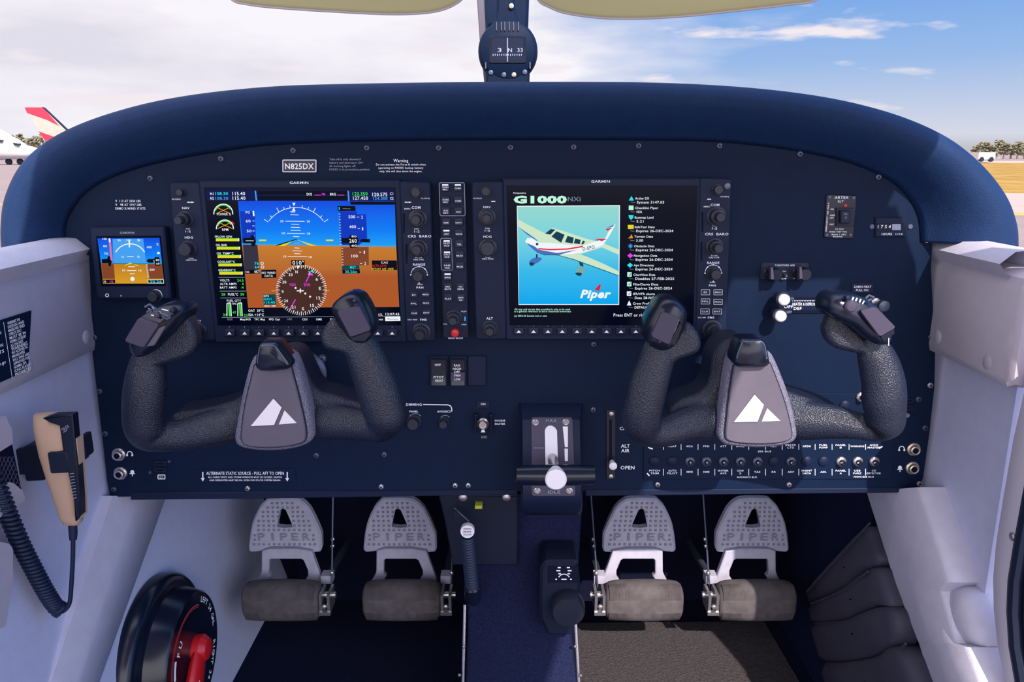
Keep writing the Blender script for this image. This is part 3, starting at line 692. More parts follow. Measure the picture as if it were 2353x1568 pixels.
for x, s_, wd in ((562, 'ENGINE', 46), (697, 'Map/HSI', 90), (822, 'TFC Map', 92), (952, 'PFD Opt', 96), (1215, 'CDI', 44), (1340, 'DME', 48), (1450, 'XPDR', 30), (1855, 'Nearest', 86)): T('lit_white' if x > 570 else 'lit_grey', s_, x, 1268, 18, wd)
T('lit_grey', 'OBS', 1082, 1266, 16, 44)
P_('lit_white', [(1916, 1245), (2048, 1243), (2050, 1282), (1918, 1284)], 3); T('lit_grey', 'Messages', 1983, 1264, 14, 90)
T('lit_white', 'ALT', 1785, 1222, 20, 50); T('lit_white', 'LCL', 1876, 1226, 18, 36); T('lit_white', '12:07:45', 1980, 1222, 22, 120)
cv.build(sc, scrname)
cv = CV(.8842)
xs = [527, 562, 595, 629, 663, 697, 730, 764, 798, 833, 868, 901]
softkeys(pf, xs, 766, cv)
for x in xs: cv.line('grey_ink', [(x, 755), (x, 750)], .8, -20)
GY = CV(.8872)
def labels(tx):
    for t_, x, y, h, wd in tx: GY.text('white_ink', t_, x, y, h, wd, L=0)
labels([('GARMIN', 687, 420, 5.5, 43), ('NAV', 427, 478, 5, 17), ('HDG', 434, 546, 5, 19), ('PUSH', 432, 526, 3, 9), ('1-2', 432, 532, 4.5, 12), ('PUSH', 439, 594, 3, 11), ('HDG SYNC', 440, 598, 3.2, 25), ('ALT', 455, 738, 5, 14), ('VOL PUSH ID', 405, 458, 3, 20),
        ('COM', 956, 477, 6, 20), ('EMERG', 936, 480, 3, 14), ('PUSH', 957, 526, 3, 10), ('1-2', 958, 532, 5, 12), ('CRS  BARO', 964, 543, 5.5, 54), ('PUSH', 962, 592, 3, 14), ('CRS CTR', 962, 597, 3.2, 24), ('RANGE', 963, 608, 5.5, 28), ('PUSH', 965, 654, 3, 12), ('PAN', 965, 661, 5, 16), ('DFLT MAP', 948, 735, 3, 22), ('FMS', 973, 735, 5, 15), ('VOL PUSH SQ', 977, 456, 3, 20), ('PUSH', 975, 779, 3, 12)])
GY.line('white_ink', [(433, 465), (440, 465)], 2, 0); GY.poly('white_ink', [(433, 463), (433, 467), (429, 465)], 0); GY.poly('white_ink', [(440, 463), (440, 467), (447, 465)], 0)
GY.line('white_ink', [(933, 465), (940, 465)], 2, 0); GY.poly('white_ink', [(933, 463), (933, 467), (929, 465)], 0); GY.poly('white_ink', [(940, 463), (940, 467), (946, 465)], 0)
GY.line('white_ink', [(a, b) for a, b in circ(963, 632, 19, 14, 10, 170)], 1.2, 0)
for a in (0, 45, 90, 135, 180, 270): GY.poly('white_ink', circ(963+19*cos(radians(a)), 632-19*sin(radians(a)), 1.8, 8), 0)
GY.build(pf, lambda m: 'lettering'); cv.build(pf, lambda m: 'lettering')
for a in ((417, 442, 9, .007, 0), (425, 504, 17, .010, 10), (433, 572, 17, .012, 0), (456, 760, 17, .010, 10), (957, 442, 12, .008, 0), (960, 503, 19, .010, 11), (962, 571, 19, .010, 11), (963, 632, 14, .014, 0), (968, 763, 19, .010, 12)):
    knob(pf, *a[:4], ri=a[4], y0=.8875)
for i, s_ in enumerate(('D', 'MENU', 'FPL', 'PROC', 'CLR', 'ENT')):
    x, y = ((951, 678), (978, 677), (951, 698), (979, 697), (952, 720), (980, 719))[i]
    b = MB(); b.pp(rectp(x-10, y-7, x+10, y+7), .886, .889, .0006, rnd=.002); k = b.build('key', 'key_black', pf); b = MB(); b.text(s_, x, y, 3.6, .8858, 8 if i == 0 else 14); b.build('lettering', 'white_ink', k)
for px in (rectp(926, 490, 930, 535), rectp(932, 560, 936, 606)): b = MB(); b.pp(px, .8871, .889); b.build('card_slot', 'footwell_black', pf)

# ---- right large display
mf, sc = unit('multi_function_display', tuple(onY(1385, 780, .89)), 'large display showing a white aeroplane picture beside a list of dates', 'display',
    [(1154, 409), (1610, 409), (1599, 782), (1162, 782)], [[(1083, 417), (1156, 416), (1164, 781), (1093, 781)], [(1608, 408), (1683, 410), (1670, 778), (1597, 781)]],
    [(1164, 427), (1603, 427), (1593, 748), (1171, 748)])
cv = CV(.8883, 1080, 400, 3.795); T = cv.text; P_ = cv.poly
T('lit_white', 'Perspective', 432, 165, 14, 108); T('lit_mint', 'G1000', 612, 222, 60, 465); T('lit_grey', 'NXi', 908, 218, 38, 112)
P_('lit_white', [(408, 278), (1308, 272), (1300, 1142), (424, 1142)], 1)
P_('lit_photo', [(414, 286), (1300, 280), (1294, 1136), (428, 1136)], 2)
# the pictured aeroplane, flat on the screen
P_('lit_wing', [(416, 395), (500, 440), (660, 520), (640, 600), (560, 560), (420, 460)], 3); P_('lit_planeblue', [(420, 460), (560, 556), (600, 590), (500, 530)], 4)
P_('lit_wing', [(720, 470), (820, 500), (1000, 560), (1150, 600), (1298, 660), (1298, 705), (1150, 640), (960, 700), (860, 690), (700, 700), (600, 690), (560, 640), (590, 580), (660, 520)], 3)
P_('lit_white', [(480, 590), (500, 560), (540, 560), (600, 600), (700, 600), (980, 630), (1000, 620), (1180, 560), (1210, 500), (1255, 440), (1270, 440), (1215, 540), (1160, 620), (1000, 680), (900, 700), (640, 705), (600, 690), (540, 640), (500, 612)], 4)
P_('lit_planeblue', [(490, 600), (560, 630), (600, 660), (760, 690), (940, 660), (760, 710), (640, 706), (590, 690), (530, 640)], 5)
cv.line('lit_red', [(596, 652), (700, 660), (850, 655), (985, 632)], 12, 6); P_('lit_red', [(1085, 565), (1195, 565), (1150, 585)], 5); P_('lit_planeblue', [(1085, 576), (1190, 570), (1150, 590)], 4)
P_('lit_red', [(1180, 480), (1245, 470), (1200, 495)], 6); P_('lit_planeblue', [(1190, 470), (1260, 440), (1245, 460)], 5)
P_('lit_wing', [(960, 700), (1040, 730), (1180, 790), (1298, 850), (1298, 885), (1150, 830), (900, 740), (760, 706), (860, 700)], 5); cv.line('lit_glassd', [(640, 706), (760, 706), (900, 745), (1150, 835), (1298, 888)], 5, 6)
for q in ([(655, 520), (705, 480), (745, 485), (700, 530)], [(710, 545), (755, 500), (825, 530), (795, 600)], [(828, 595), (850, 540), (905, 555), (895, 606)], [(905, 605), (918, 562), (965, 575), (958, 612)], [(970, 612), (985, 580), (1005, 590), (985, 615)]):
    P_('lit_glassd', q, 6)
P_('lit_glassd', [(575, 700), (590, 700), (588, 735), (575, 735)], 5); P_('lit_planeblue', smooth([(505, 770), (560, 725), (640, 730), (600, 770), (540, 800)], 2), 5); P_('lit_glassd', smooth([(515, 770), (570, 775), (545, 805), (520, 798)], 2), 6)
P_('lit_glassd', [(950, 765), (985, 780), (990, 810), (960, 800)], 5); P_('lit_wingsh', smooth([(915, 850), (950, 800), (1015, 825), (985, 880), (940, 880)], 2), 5); P_('lit_glassd', smooth([(915, 858), (985, 862), (960, 895), (925, 880)], 2), 6)
T('lit_glassd', 'D-EPO', 1035, 645, 30, 105, L=6, rot=.2); P_('lit_glassd', circ(585, 612, 12, 12), 6)
T('lit_white', 'Piper', 1095, 1045, 72, 270, L=4); P_('lit_red', [(1085, 1010), (1130, 962), (1142, 968), (1128, 1020)], 5)
items = [('Archer DX', 'System 3147.03', 'cyan'), ('Checklist Piper', 'N/A', 'mint'), ('Basemap Land', '5.21', 'cyan'), ('SafeTaxi Data', 'Expires 26-DEC-2024', 'yellow'), ('Terrain Data', '3.00', 'orange'), ('Obstacle Data', 'Expires 26-DEC-2024', 'skyblue'),
         ('Navigation Data', 'Expires 26-DEC-2024', 'magenta'), ('Apt Directory', 'Expires 26-DEC-2024', 'cyan'), ('ChartView Data', 'Disables 27-FEB-2025', 'mint'), ('FliteCharts Data', 'Expires 26-DEC-2024', 'mint'), ('IFR/VFR charts', 'Data 28-NOV-2024', 'white'), ('Crew Profile:', 'DEFAULT PROFILE', 'white')]
for i, (a, d, c_) in enumerate(items):
    y = 212+i*83.4; x = 1408-i*1.8
    shp = [[(x-24, y+20), (x+22, y+20), (x, y-20)], rectp(x-22, y-20, x+20, y+20), [(x-22, y-20), (x+22, y-20), (x+18, y+4), (x, y+22), (x-18, y+4)], rectp(x-26, y-18, x+24, y+18), [(x-24, y+16), (x+22, y+16), (x+8, y-20), (x-4, y)]]
    if i < 5: P_('lit_'+c_, shp[i], 3)
    elif i == 5:
        for q in range(4): cv.line('lit_'+c_, [(x-20*cos(q*.785), y-20*sin(q*.785)), (x+20*cos(q*.785), y+20*sin(q*.785))], 5)
    elif i < 8: P_('lit_'+c_, [(x-26, y), (x, y-22), (x+26, y), (x, y+22)], 3)
    elif i < 11: P_('lit_'+c_, rectp(x-22, y-22, x+16, y+18), 3); cv.line('lit_glassd', [(x-10, y), (x-2, y+8), (x+10, y-14)], 5, 4)
    else: P_('lit_white', [(x-20, y+18), (x+18, y+18), (x+10, y-6), (x, y-26), (x-10, y-6)], 3)
    wd = len(a)*13.6; T('lit_white', a, x+32, y, 20, wd, 'L'); T('lit_white', d, x+47, y+34, 22, len(d)*17 if len(d) > 5 else len(d)*14+6, 'L')
    cv.line('lit_grey', [(x-4, y+28), (x+4, y+36), (x+32, y+36)], 4)
T('lit_mint', 'All map and terrain data provided is only to be used', 388, 1180, 16, 484, 'L'); T('lit_mint', 'as a general reference to aid in situational awareness', 386, 1198, 16, 494, 'L'); T('lit_mint', '(c) 2004-24 Garmin Ltd or subs', 386, 1238, 16, 284, 'L')
T('lit_white', 'Press ENT or rightmost softkey', 1252, 1230, 28, 500, 'L')
cv.build(sc, scrname)
cv = CV(.8842); xs = [1192, 1226, 1259, 1292, 1326, 1360, 1394, 1427, 1461, 1495, 1529, 1563]
softkeys(mf, xs, 762, cv)
for x in xs: cv.disc('grey_ink', x, 750, 1, -20, 8)
GY = CV(.8872)
labels([('GARMIN', 1380, 417, 5.5, 43), ('NAV', 1119, 476, 5, 17), ('PUSH', 1120, 525, 3, 10), ('1-2', 1120, 530, 4.5, 12), ('HDG', 1120, 544, 5, 19), ('PUSH', 1121, 591, 3, 11), ('HDG SYNC', 1121, 595, 3.2, 26), ('ALT', 1125, 732, 5.5, 15), ('VOL PUSH ID', 1097, 456, 3, 20),
        ('COM', 1643, 471, 6, 20), ('EMERG', 1624, 475, 3, 14), ('PUSH', 1642, 519, 3, 10), ('1-2', 1642, 525, 5, 12), ('CRS  BARO', 1647, 538, 5.5, 54), ('PUSH', 1641, 587, 3, 14), ('CRS CTR', 1641, 592, 3.2, 24), ('RANGE', 1639, 604, 5.5, 28), ('PUSH', 1637, 649, 3, 12), ('PAN', 1637, 656, 5, 16), ('DFLT MAP', 1613, 730, 3, 18), ('FMS', 1634, 730, 5, 15), ('VOL PUSH SQ', 1665, 452, 3, 20)])
GY.line('white_ink', [(1129, 463), (1138, 463)], 2, 0); GY.line('white_ink', [(1625, 458), (1634, 458)], 2, 0)
GY.line('white_ink', [(a, b) for a, b in circ(1639, 628, 19, 14, 10, 170)], 1.2, 0)
for a in (0, 45, 90, 135, 180, 270): GY.poly('white_ink', circ(1639+19*cos(radians(a)), 628-19*sin(radians(a)), 1.8, 8), 0)
GY.build(mf, lambda m: 'lettering'); cv.build(mf, lambda m: 'lettering')
for a in ((1117, 440, 11, .007, 0), (1119, 499, 18, .010, 10), (1121, 570, 19, .012, 0), (1126, 755, 17, .010, 10), (1648, 436, 12, .008, 0), (1646, 497, 20, .010, 11), (1642, 567, 18, .010, 11), (1639, 628, 14, .014, 0), (1636, 757, 20, .014, 12)):
    knob(mf, *a[:4], ri=a[4], y0=.8875)
for i, s_ in enumerate(('D', 'MENU', 'FPL', 'PROC', 'CLR', 'ENT')):
    x, y = ((1621, 672), (1650, 672), (1621, 693), (1650, 694), (1620, 716), (1648, 716))[i]
    b = MB(); b.pp(rectp(x-11, y-7, x+11, y+7), .886, .889, .0006, rnd=.002); k = b.build('key', 'key_black', mf); b = MB(); b.text(s_, x, y, 3.8, .8858, 8 if i == 0 else 15); b.path(rectp(x-10, y-6, x+10, y+6), .7, .8859, True); b.build('lettering', 'white_ink', k)
for px in (rectp(1612, 487, 1616, 533), rectp(1610, 556, 1614, 600)): b = MB(); b.pp(px, .8871, .889); b.build('card_slot', 'footwell_black', mf)
b = MB(); b.lathe(onY(1671, 428, .887), [(.0035, 0), (.0035, .001), (.002, .0014)], 14); b.build('screw', 'dark_steel', mf)

# ---- audio panel
au = thing('audio_panel', tuple(onY(1046, 780, .89)), 'narrow upright button panel with a red button between the two large displays', 'button panel')
b = MB(); b.pp([(1008, 418), (1069, 418), (1077, 778), (1018, 778)], .889, YP, .001, rnd=.002); b.build('bezel', 'bezel_black', au)
GY = CV(.8887)
tx = [('COM1 MIC', 'COM1'), ('COM2 MIC', 'COM2'), ('AUX MIC', 'AUX'), ('DME', 'NAV1'), ('ADF', 'NAV2'), ('PILOT ICS', 'TEL'), ('CPLT ICS', 'MUS1'), ('PASS ICS', 'MUS2'), ('SPKR', None), ('MKR MUTE', 'HI SENS'), ('PLAY', 'MAN SQ')]
ys = [431, 460, 485, 510, 536, 560, 586, 611, 636, 660, 685]
for i, y in enumerate(ys):
    for c_ in (0, 1):
        s_ = tx[i][c_]
        if not s_: continue
        x = (1023, 1052)[c_]+i*.68
        b = MB(); b.pp(rectp(x-10, y-9, x+10, y+9), .886, .889, .0006, rnd=.002); k = b.build('key', 'key_black', au)
        b = MB(); p_ = s_.split()
        for j, q in enumerate(p_): b.text(q, x, y+(j-(len(p_)-1)/2)*5.5+2, 3.6, .8858, min(15, len(q)*3.6))
        b.build('lettering', 'white_ink', k)
        if (i, c_) in ((0, 0), (0, 1), (4, 0), (5, 0), (6, 0), (8, 0)):
            b = MB(); b.pp(rectp(x-7, y-7.5, x+7, y-4), .8856, .886); b.build('indicator_light', 'lit_white', k)
GY.line('grey_ink', rounded([(1009, 420), (1067, 420), (1069, 496), (1011, 496)], 4), 1.4, 0, True); GY.line('grey_ink', rounded([(1012, 548), (1037, 548), (1040, 621), (1014, 621)], 4), 1.4, 0, True)
GY.text('white_ink', 'DISPLAY BACKUP', 1047, 777.5, 3.6, 34, L=0); GY.text('white_ink', 'VOL', 1023, 745, 3, 10, L=0); GY.text('white_ink', 'PILOT', 1066, 716, 3, 12, L=0); GY.text('white_ink', 'CRSR', 1066, 746, 3, 12, L=0)
GY.poly('lit_skyblue', rectp(1067, 728, 1070, 738), 0)
GY.build(au, lambda m: 'lettering')
knob(au, 1043, 731, 17, .010, ri=10, y0=.889); b = MB(); k = psc(764); b.lathe(onY(1046, 764, .889), [(k*10, 0), (k*10, .004), (k*8, .0055), (k*3, .006)], 24); b.build('red_button', 'red_plastic', au)

# ---- small standby display
sb = thing('standby_display', tuple(onY(300, 690, .89)), 'small standby flight display at the far left of the panel, blue over golden brown', 'display')
b = MB(); b.pp([(204, 522), (376, 522), (393, 688), (222, 688)], .885, YP, .002, rnd=.003); b.build('bezel', 'bezel_black', sb)
b = MB(); b.pp([(220, 543), (369, 542), (380, 657), (232, 658)], .8843, .886, .0002); sc = b.build('screen', 'screen_glass', sb)
cv = CV(.8841, 180, 440, 5.2267); T = cv.text; P_ = cv.poly
P_('lit_sky', [(228, 565), (975, 558), (1005, 872), (272, 862)], 1); P_('lit_ground_gold', [(272, 866), (1005, 876), (1030, 1108), (298, 1108)], 1)
P_('lit_skyblue', [(410, 570), (780, 568), (812, 860), (425, 858)], 2); P_('lit_tapebrown', [(275, 870), (425, 872), (440, 1050), (295, 1052)], 2)
P_('lit_tapebrown', [(820, 876), (1005, 878), (1022, 1050), (845, 1050)], 2)
P_('lit_pink', [(365, 600), (390, 600), (412, 832), (388, 832)], 3); P_('lit_white', [(362, 566), (384, 566), (390, 612), (368, 612)], 3)
cv.ring('lit_white', 622, 830, 200, 12, 3, 30, 150, 24); P_('lit_white', [(602, 580), (620, 580), (622, 672), (606, 672)], 4)
for x, y, s_, wd in ((315, 572, '100', 50), (322, 658, '80', 46), (332, 748, '70', 46), (850, 670, '400', 60), (532, 785, '10', 26), (722, 785, '10', 26), (545, 948, '10', 34), (740, 950, '10', 34), (885, 940, '200', 60), (950, 635, '2', 30), (962, 740, '1', 30), (490, 586, '30', 34), (722, 586, '3', 34)): T('lit_white', s_, x, y, 26, wd)
T('lit_yellow', 'DR F', 604, 584, 24, 62)
for x, y, hw in ((625, 785, 40), (640, 905, 40), (640, 952, 56), (648, 990, 30)): cv.line('lit_white', [(x-hw, y), (x+hw, y)], 8)
P_('lit_yellow', [(540, 895), (625, 855), (650, 870), (600, 880)], 4); P_('lit_yellow', [(650, 868), (740, 895), (700, 895)], 4)
P_('lit_black', [(280, 815), (350, 810), (352, 780), (380, 780), (385, 820), (402, 840), (388, 898), (364, 898), (360, 862), (284, 862)], 4)
P_('lit_black', [(818, 835), (840, 812), (912, 812), (918, 790), (972, 790), (985, 892), (925, 892), (918, 858), (842, 858)], 4)
T('lit_white', '80', 950, 825, 24, 40, L=5); T('lit_white', '60', 955, 868, 24, 40, L=5); T('lit_white', '2', 908, 840, 26, 16, L=5)
cv.disc('lit_white', 650, 1052, 26, 4, 16); P_('lit_black', [(298, 1062), (440, 1060), (444, 1100), (304, 1104)], 4); T('lit_white', '0', 322, 1084, 26, 24, L=5); T('lit_magenta', '10', 398, 1082, 28, 40, L=5)
P_('lit_white', [(832, 1062), (1026, 1060), (1028, 1106), (836, 1106)], 3); P_('lit_black', [(838, 1066), (1020, 1064), (1022, 1100), (842, 1100)], 4); T('lit_cyan', '30.26', 930, 1083, 28, 140, L=5)
for i in range(12): cv.line('lit_white', [(812+i*2, 880+i*14), (830+i*2, 880+i*14)], 5)
cv.build(sc, scrname)
GY = CV(.8848); GY.text('grey_ink', 'GARMIN', 292, 535, 5, 33, L=0); GY.line('white_ink', circ(246, 679, 3.6, 12), 1.6, 0, True); GY.disc('grey_ink', 278, 680, 2, 0, 10)
GY.build(sb, lambda m: 'lettering')
knob(sb, 358, 680, 13, .010, y0=.885); b = MB(); b.path(circ(358, 680, 14, 20, -60, 120), 1.6, .8846); b.build('knob_ring_mark', 'white_ink', sb)

# ---- emergency locator switch panel
el = thing('locator_switch_panel', tuple(onY(1932, 548, .9)), 'small black ELT switch plate on the upper right of the panel', 'switch panel')
b = MB(); b.pp([(1900, 447), (1969, 449), (1961, 549), (1893, 546)], .898, YP, .0006, rnd=.002); b.build('plate', 'gloss_black', el)
b = MB(); b.pp(rectp(1922, 478, 1962, 520), .896, .8985, .0005); b.build('switch_bezel', 'key_black', el)
b = MB(); b.pp(rectp(1932, 484, 1954, 514), .891, .897, .001, rnd=.001); sw = b.build('rocker_switch', 'key_black', el)
b = MB(); b.text('ON', 1943, 492, 4, .8908, 8); b.text('O', 1944, 500, 5, .8908, 4); b.build('lettering', 'grey_ink', sw)
GY = CV(.8978)
labels([('ARTEX', 1934, 454, 6, 32), ('ELT', 1932, 463, 4.5, 13), ('ON', 1912, 481, 3.6, 7), ('ARMED', 1913, 495, 3.4, 12), ('OFF', 1911, 501, 3.4, 9), ('TEST', 1911, 516, 3.4, 11), ('TO TEST', 1929, 527, 3, 20), ('PRESS TEST FOR', 1926, 533, 3, 40), ('MAX 1 SEC', 1928, 539, 3, 34), ('RELEASE', 1925, 544, 3, 22)])
GY.text('white_ink', 'EMERGENCY USE ONLY', 1901, 499, 3.4, 66, L=0, rot=pi/2)
GY.build(el, lambda m: 'lettering'); b = MB(); b.lathe(onY(1942, 473, .898), [(.0022, 0), (.0018, .0012), (.0006, .0016)], 12); b.build('indicator_lamp', 'red_plastic', el)
for q in ((1906, 453), (1961, 455), (1900, 540), (1954, 540)): b = MB(); b.lathe(onY(*q, .898), [(.0018, 0), (.0016, .0008)], 10); b.build('screw', 'dark_steel', el)
# ---- hour meter
hm = thing('hour_meter', tuple(onY(2047, 545, .9)), 'small rectangular hour meter with a number drum, far upper right of the panel', 'meter')
b = MB(); b.pp(rectp(2012, 500, 2082, 545), .8975, YP, .0008); b.build('housing', 'bezel_black', hm)
b = MB(); b.pp(rectp(2017, 514, 2071, 530), .8968, .898, .0002); b.build('number_window', 'gloss_black', hm)
b = MB(); b.text('1 7 5 4', 2032, 521, 7, .8966, 30); b.text('HOURS', 2038, 538, 5, .8966, 24); b.text('1/10', 2066, 538, 4, .8966, 16); b.build('lettering', 'white_ink', hm)
b = MB(); b.flat(rectp(2050, 515, 2070, 529), .8966); b.build('tenths_drum', 'grey_ink', hm)
for q in ((2003, 521), (2091, 521)): b = MB(); b.lathe(onY(*q, YP), [(.0032, 0), (.0026, .0014)], 12); b.build('screw', 'dark_steel', hm)
# ---- intercom jack plate with two knobs
ic = thing('intercom_plate', tuple(onY(1803, 645, .9)), 'small black plate with two pointer knobs above the heater levers', 'control plate')
b = MB(); b.pp([(1750, 604), (1860, 604), (1857, 643), (1746, 643)], .8985, YP, .0006, rnd=.003); b.build('plate', 'key_black', ic)
GY = CV(.8982); labels([('FLIGHTCORD', 1797, 610, 4, 32), ('ADR', 1821, 610, 4, 11), ('ON', 1802, 624, 3.4, 8), ('OFF', 1801, 641, 3.4, 12), ('VOL', 1826, 640, 3, 8)]); GY.build(ic, lambda m: 'lettering')
for x, y in ((1774, 628), (1840, 627)):
    k = knob(ic, x, y, 17, .016, y0=.8985, m='gloss_black', flute=.1); b = MB(); b.pp([(x-3, y-13), (x+3, y-13), (x+5, y+15), (x-3, y+15)], .879, .886, .0006); b.build('pointer_ridge', 'switch_grey', k)
b = MB(); b.lathe(onY(1802, 632, .8985), [(.0025, 0), (.0025, .002), (.0012, .008)], 10); b.build('toggle', 'dark_steel', ic)
# ---- heater and defroster levers
hl = []
for i, (x, y, yk, s_) in enumerate(((1820, 685, 690, 'upper'), (1815, 715, 728, 'lower'))):
    t = thing('heater_lever', tuple(onY(1803-i*8, yk)), s_+' of the two round silver heater slide knobs left of the right yoke grip', 'lever', 'heater slide levers')
    b = MB(); b.pp(rectp(x, y-1, 1899, y+5), .8985, YP+.001); b.build('slot', 'footwell_black', t)
    c = onY(1803-i*8, yk, .872); b = MB(); b.tube([c+Vector((0, .02, -.002)), onY(x+2, y+2, .9)], .0022, 8, ref=(0, 0, 1)); b.build('stem', 'dark_steel', t)
    b = MB(); b.lathe(c+Vector((0, .004, 0)), [(.0075, -.014), (.0085, -.004), (.0085, 0)], 20); k_ = b.build('knob_base', 'knob_black', t)
    b = MB(); b.lathe(c, [(.0064, -.005), (.0064, -.0005), (.005, .001), (.001, .0013)], 20); b.build('knob_cap', 'white_plastic', t)
# ---- cabin heat pull knob
t = thing('cabin_heat_knob', tuple(onY(2008, 696)), 'pull knob under the CABIN HEAT placard behind the right yoke grip', 'knob')
b = MB(); b.lathe(onY(2008, 694), [(.0055, 0), (.0055, .006), (.003, .007), (.003, .020)], 16); b.build('shaft', 'steel', t)
b = MB(); b.lathe(onY(2008, 694)+Vector((0, -.018, 0)), [(.005, 0), (.0062, .003), (.0062, .009), (.004, .010)], 20); b.build('knob', 'dark_steel', t)

# ---- rocker switches below the displays
for x0, x1, lab, tx in ((987, 1029, 'black PITOT HEAT rocker switch, leftmost of the three below the displays', (('OFF', 1006, 839), ('PITOT', 1008, 867), ('HEAT', 1009, 875))),
                        (1033, 1072, 'FAN HIGH and FAN LOW rocker switch, middle of the three below the displays', (('FAN', 1050, 840), ('HIGH', 1050, 848), ('OFF', 1050, 855), ('FAN', 1051, 863), ('LOW', 1051, 872))),
                        (1075, 1117, 'blank black rocker switch, rightmost of the three below the displays', ())):
    t = thing('rocker_switch', tuple(onY((x0+x1)/2, 888)), lab, 'switch', 'rocker switches below the displays')
    b = MB(); b.pp(rectp(x0, 819, x1, 887), .897, YP, .0008); b.build('frame', 'bezel_black', t)
    b = MB(); p_ = [onY(x0+4, 824, .897), onY(x1-4, 883, .897)]
    X0, X1, Z1, Z0 = p_[0].x, p_[1].x, p_[0].z, p_[1].z; Zm = (Z0+Z1)/2
    if tx:
        b.add([Vector((x, y, z)) for x in (X0, X1) for y, z in ((.897, Z1), (.892, Z1), (.8955, Zm), (.8915, Z0), (.897, Z0))], [(0, 1, 2, 3, 4), (9, 8, 7, 6, 5), (0, 5, 6, 1), (1, 6, 7, 2), (2, 7, 8, 3), (3, 8, 9, 4), (4, 9, 5, 0)])
    else: b.pp(rectp(x0+4, 824, x1-4, 883), .8975, .8985)
    r = b.build('rocker', 'gloss_black' if tx else 'bezel_black', t)
    if x0 == 1033: b = MB(); b.pp(rectp(1036, 856, 1068, 876), .8912, .892); b.build('lower_cap', 'switch_grey', r)
    if tx:
        b = MB()
        for s_, x, y in tx: b.text(s_, x, y, 5.6, .8906, len(s_)*4.6)
        b.build('lettering', 'white_ink', r)
# ---- dimmer knobs
for x, r, s_ in ((951, 15, 'left PANEL dimmer knob under the DIMMING bracket line'), (1020, 11, 'right AVIONICS dimmer knob under the DIMMING bracket line')):
    t = thing('dimmer_knob', tuple(onY(x, 972)), s_, 'knob', 'dimmer knobs')
    knob(t, x, 970, r, .012, y0=YP)
    b = MB(); arcmark(b, x+3, 968, r+2, YP-.0006, 1.2, 40, 140); b.build('ring_mark', 'grey_ink', t)
# ---- engine master toggle
t = thing('engine_master_switch', tuple(onY(1110, 1000)), 'metal ENGINE MASTER toggle switch with black guard posts', 'switch')
b = MB()
for x in (1091, 1126): b.pp(rectp(x, 955, x+5, 996), .888, YP, .001)
b.build('guard', 'gloss_black', t)
b = MB(); b.lathe(onY(1110, 973), [(.0075, 0), (.0075, .003), (.0055, .004), (.0045, .008)], 12); b.build('collar', 'steel', t)
c = onY(1110, 973); b = MB(); b.tube([c+Vector((0, -.006, 0)), c+Vector((0, -.016, .004)), c+Vector((0, -.024, .008))], [.0018, .0024, .003], 10, ref=(1, 0, 0)); b.build('toggle', 'steel', t)
b = MB(); b.flat([(1110, 980), (1105, 994), (1115, 994)], YP-.0008); b.build('pointer_mark', 'white_ink', t)
# ---- headset jacks
for x, y, s_, m in ((274, 1044, 'upper left headphone jack at the lower left corner of the panel', 'steel'), (278, 1087, 'lower left microphone jack at the lower left corner of the panel', 'steel'), (2098, 1032, 'upper right headphone jack at the lower right corner of the panel', 'gold_metal'), (2095, 1075, 'lower right microphone jack at the lower right corner of the panel', 'gold_metal')):  # gold tone of the right pair paints in the warm sun
    t = thing('headset_jack', tuple(onY(x, y)), s_, 'jack', 'headset jacks'); c = onY(x, y)
    b = MB(); b.lathe(c, [(.0082, 0), (.0082, .002), (.0072, .003), (.0062, .0032), (.0058, .007), (.0048, .0075), (.0036, .0072), (.0034, .004)], 28); b.build('jack_nut', m, t)
    b = MB(); b.lathe(c+Vector((0, -.0052, 0)), [(.0031, 0), (.0031, .0022)], 16); b.build('jack_hole', 'footwell_black', t)
# ---- charging ports
t = thing('charging_port', tuple(onY(367, 1090)), 'two flat charging sockets with small screws on the lower left of the panel', 'socket')
for y in (1066, 1081): b = MB(); b.pp(rectp(354, y-5, 381, y+5), .898, YP, .0005); o = b.build('socket_frame', 'key_black', t); b = MB(); b.pp(rectp(358, y-2, 377, y+2), .8978, .899); b.build('socket_opening', 'footwell_black', o)
for q in ((389, 1061), (345, 1086)): b = MB(); b.lathe(onY(*q), [(.002, 0), (.0016, .001)], 10); b.build('screw', 'dark_steel', t)
t = thing('charging_port', tuple(onY(2088, 940)), 'charging sockets at the right edge of the panel behind the right yoke', 'socket')
for y in (922, 938): b = MB(); b.pp(rectp(2077, y-5, 2099, y+5), .898, YP, .0005); o = b.build('socket_frame', 'key_black', t); b = MB(); b.pp(rectp(2080, y-2, 2096, y+2), .8978, .899); b.build('socket_opening', 'footwell_black', o)
b = MB(); b.lathe(onY(2085, 955), [(.003, 0), (.0024, .001)], 10); b.build('screw', 'steel', t)
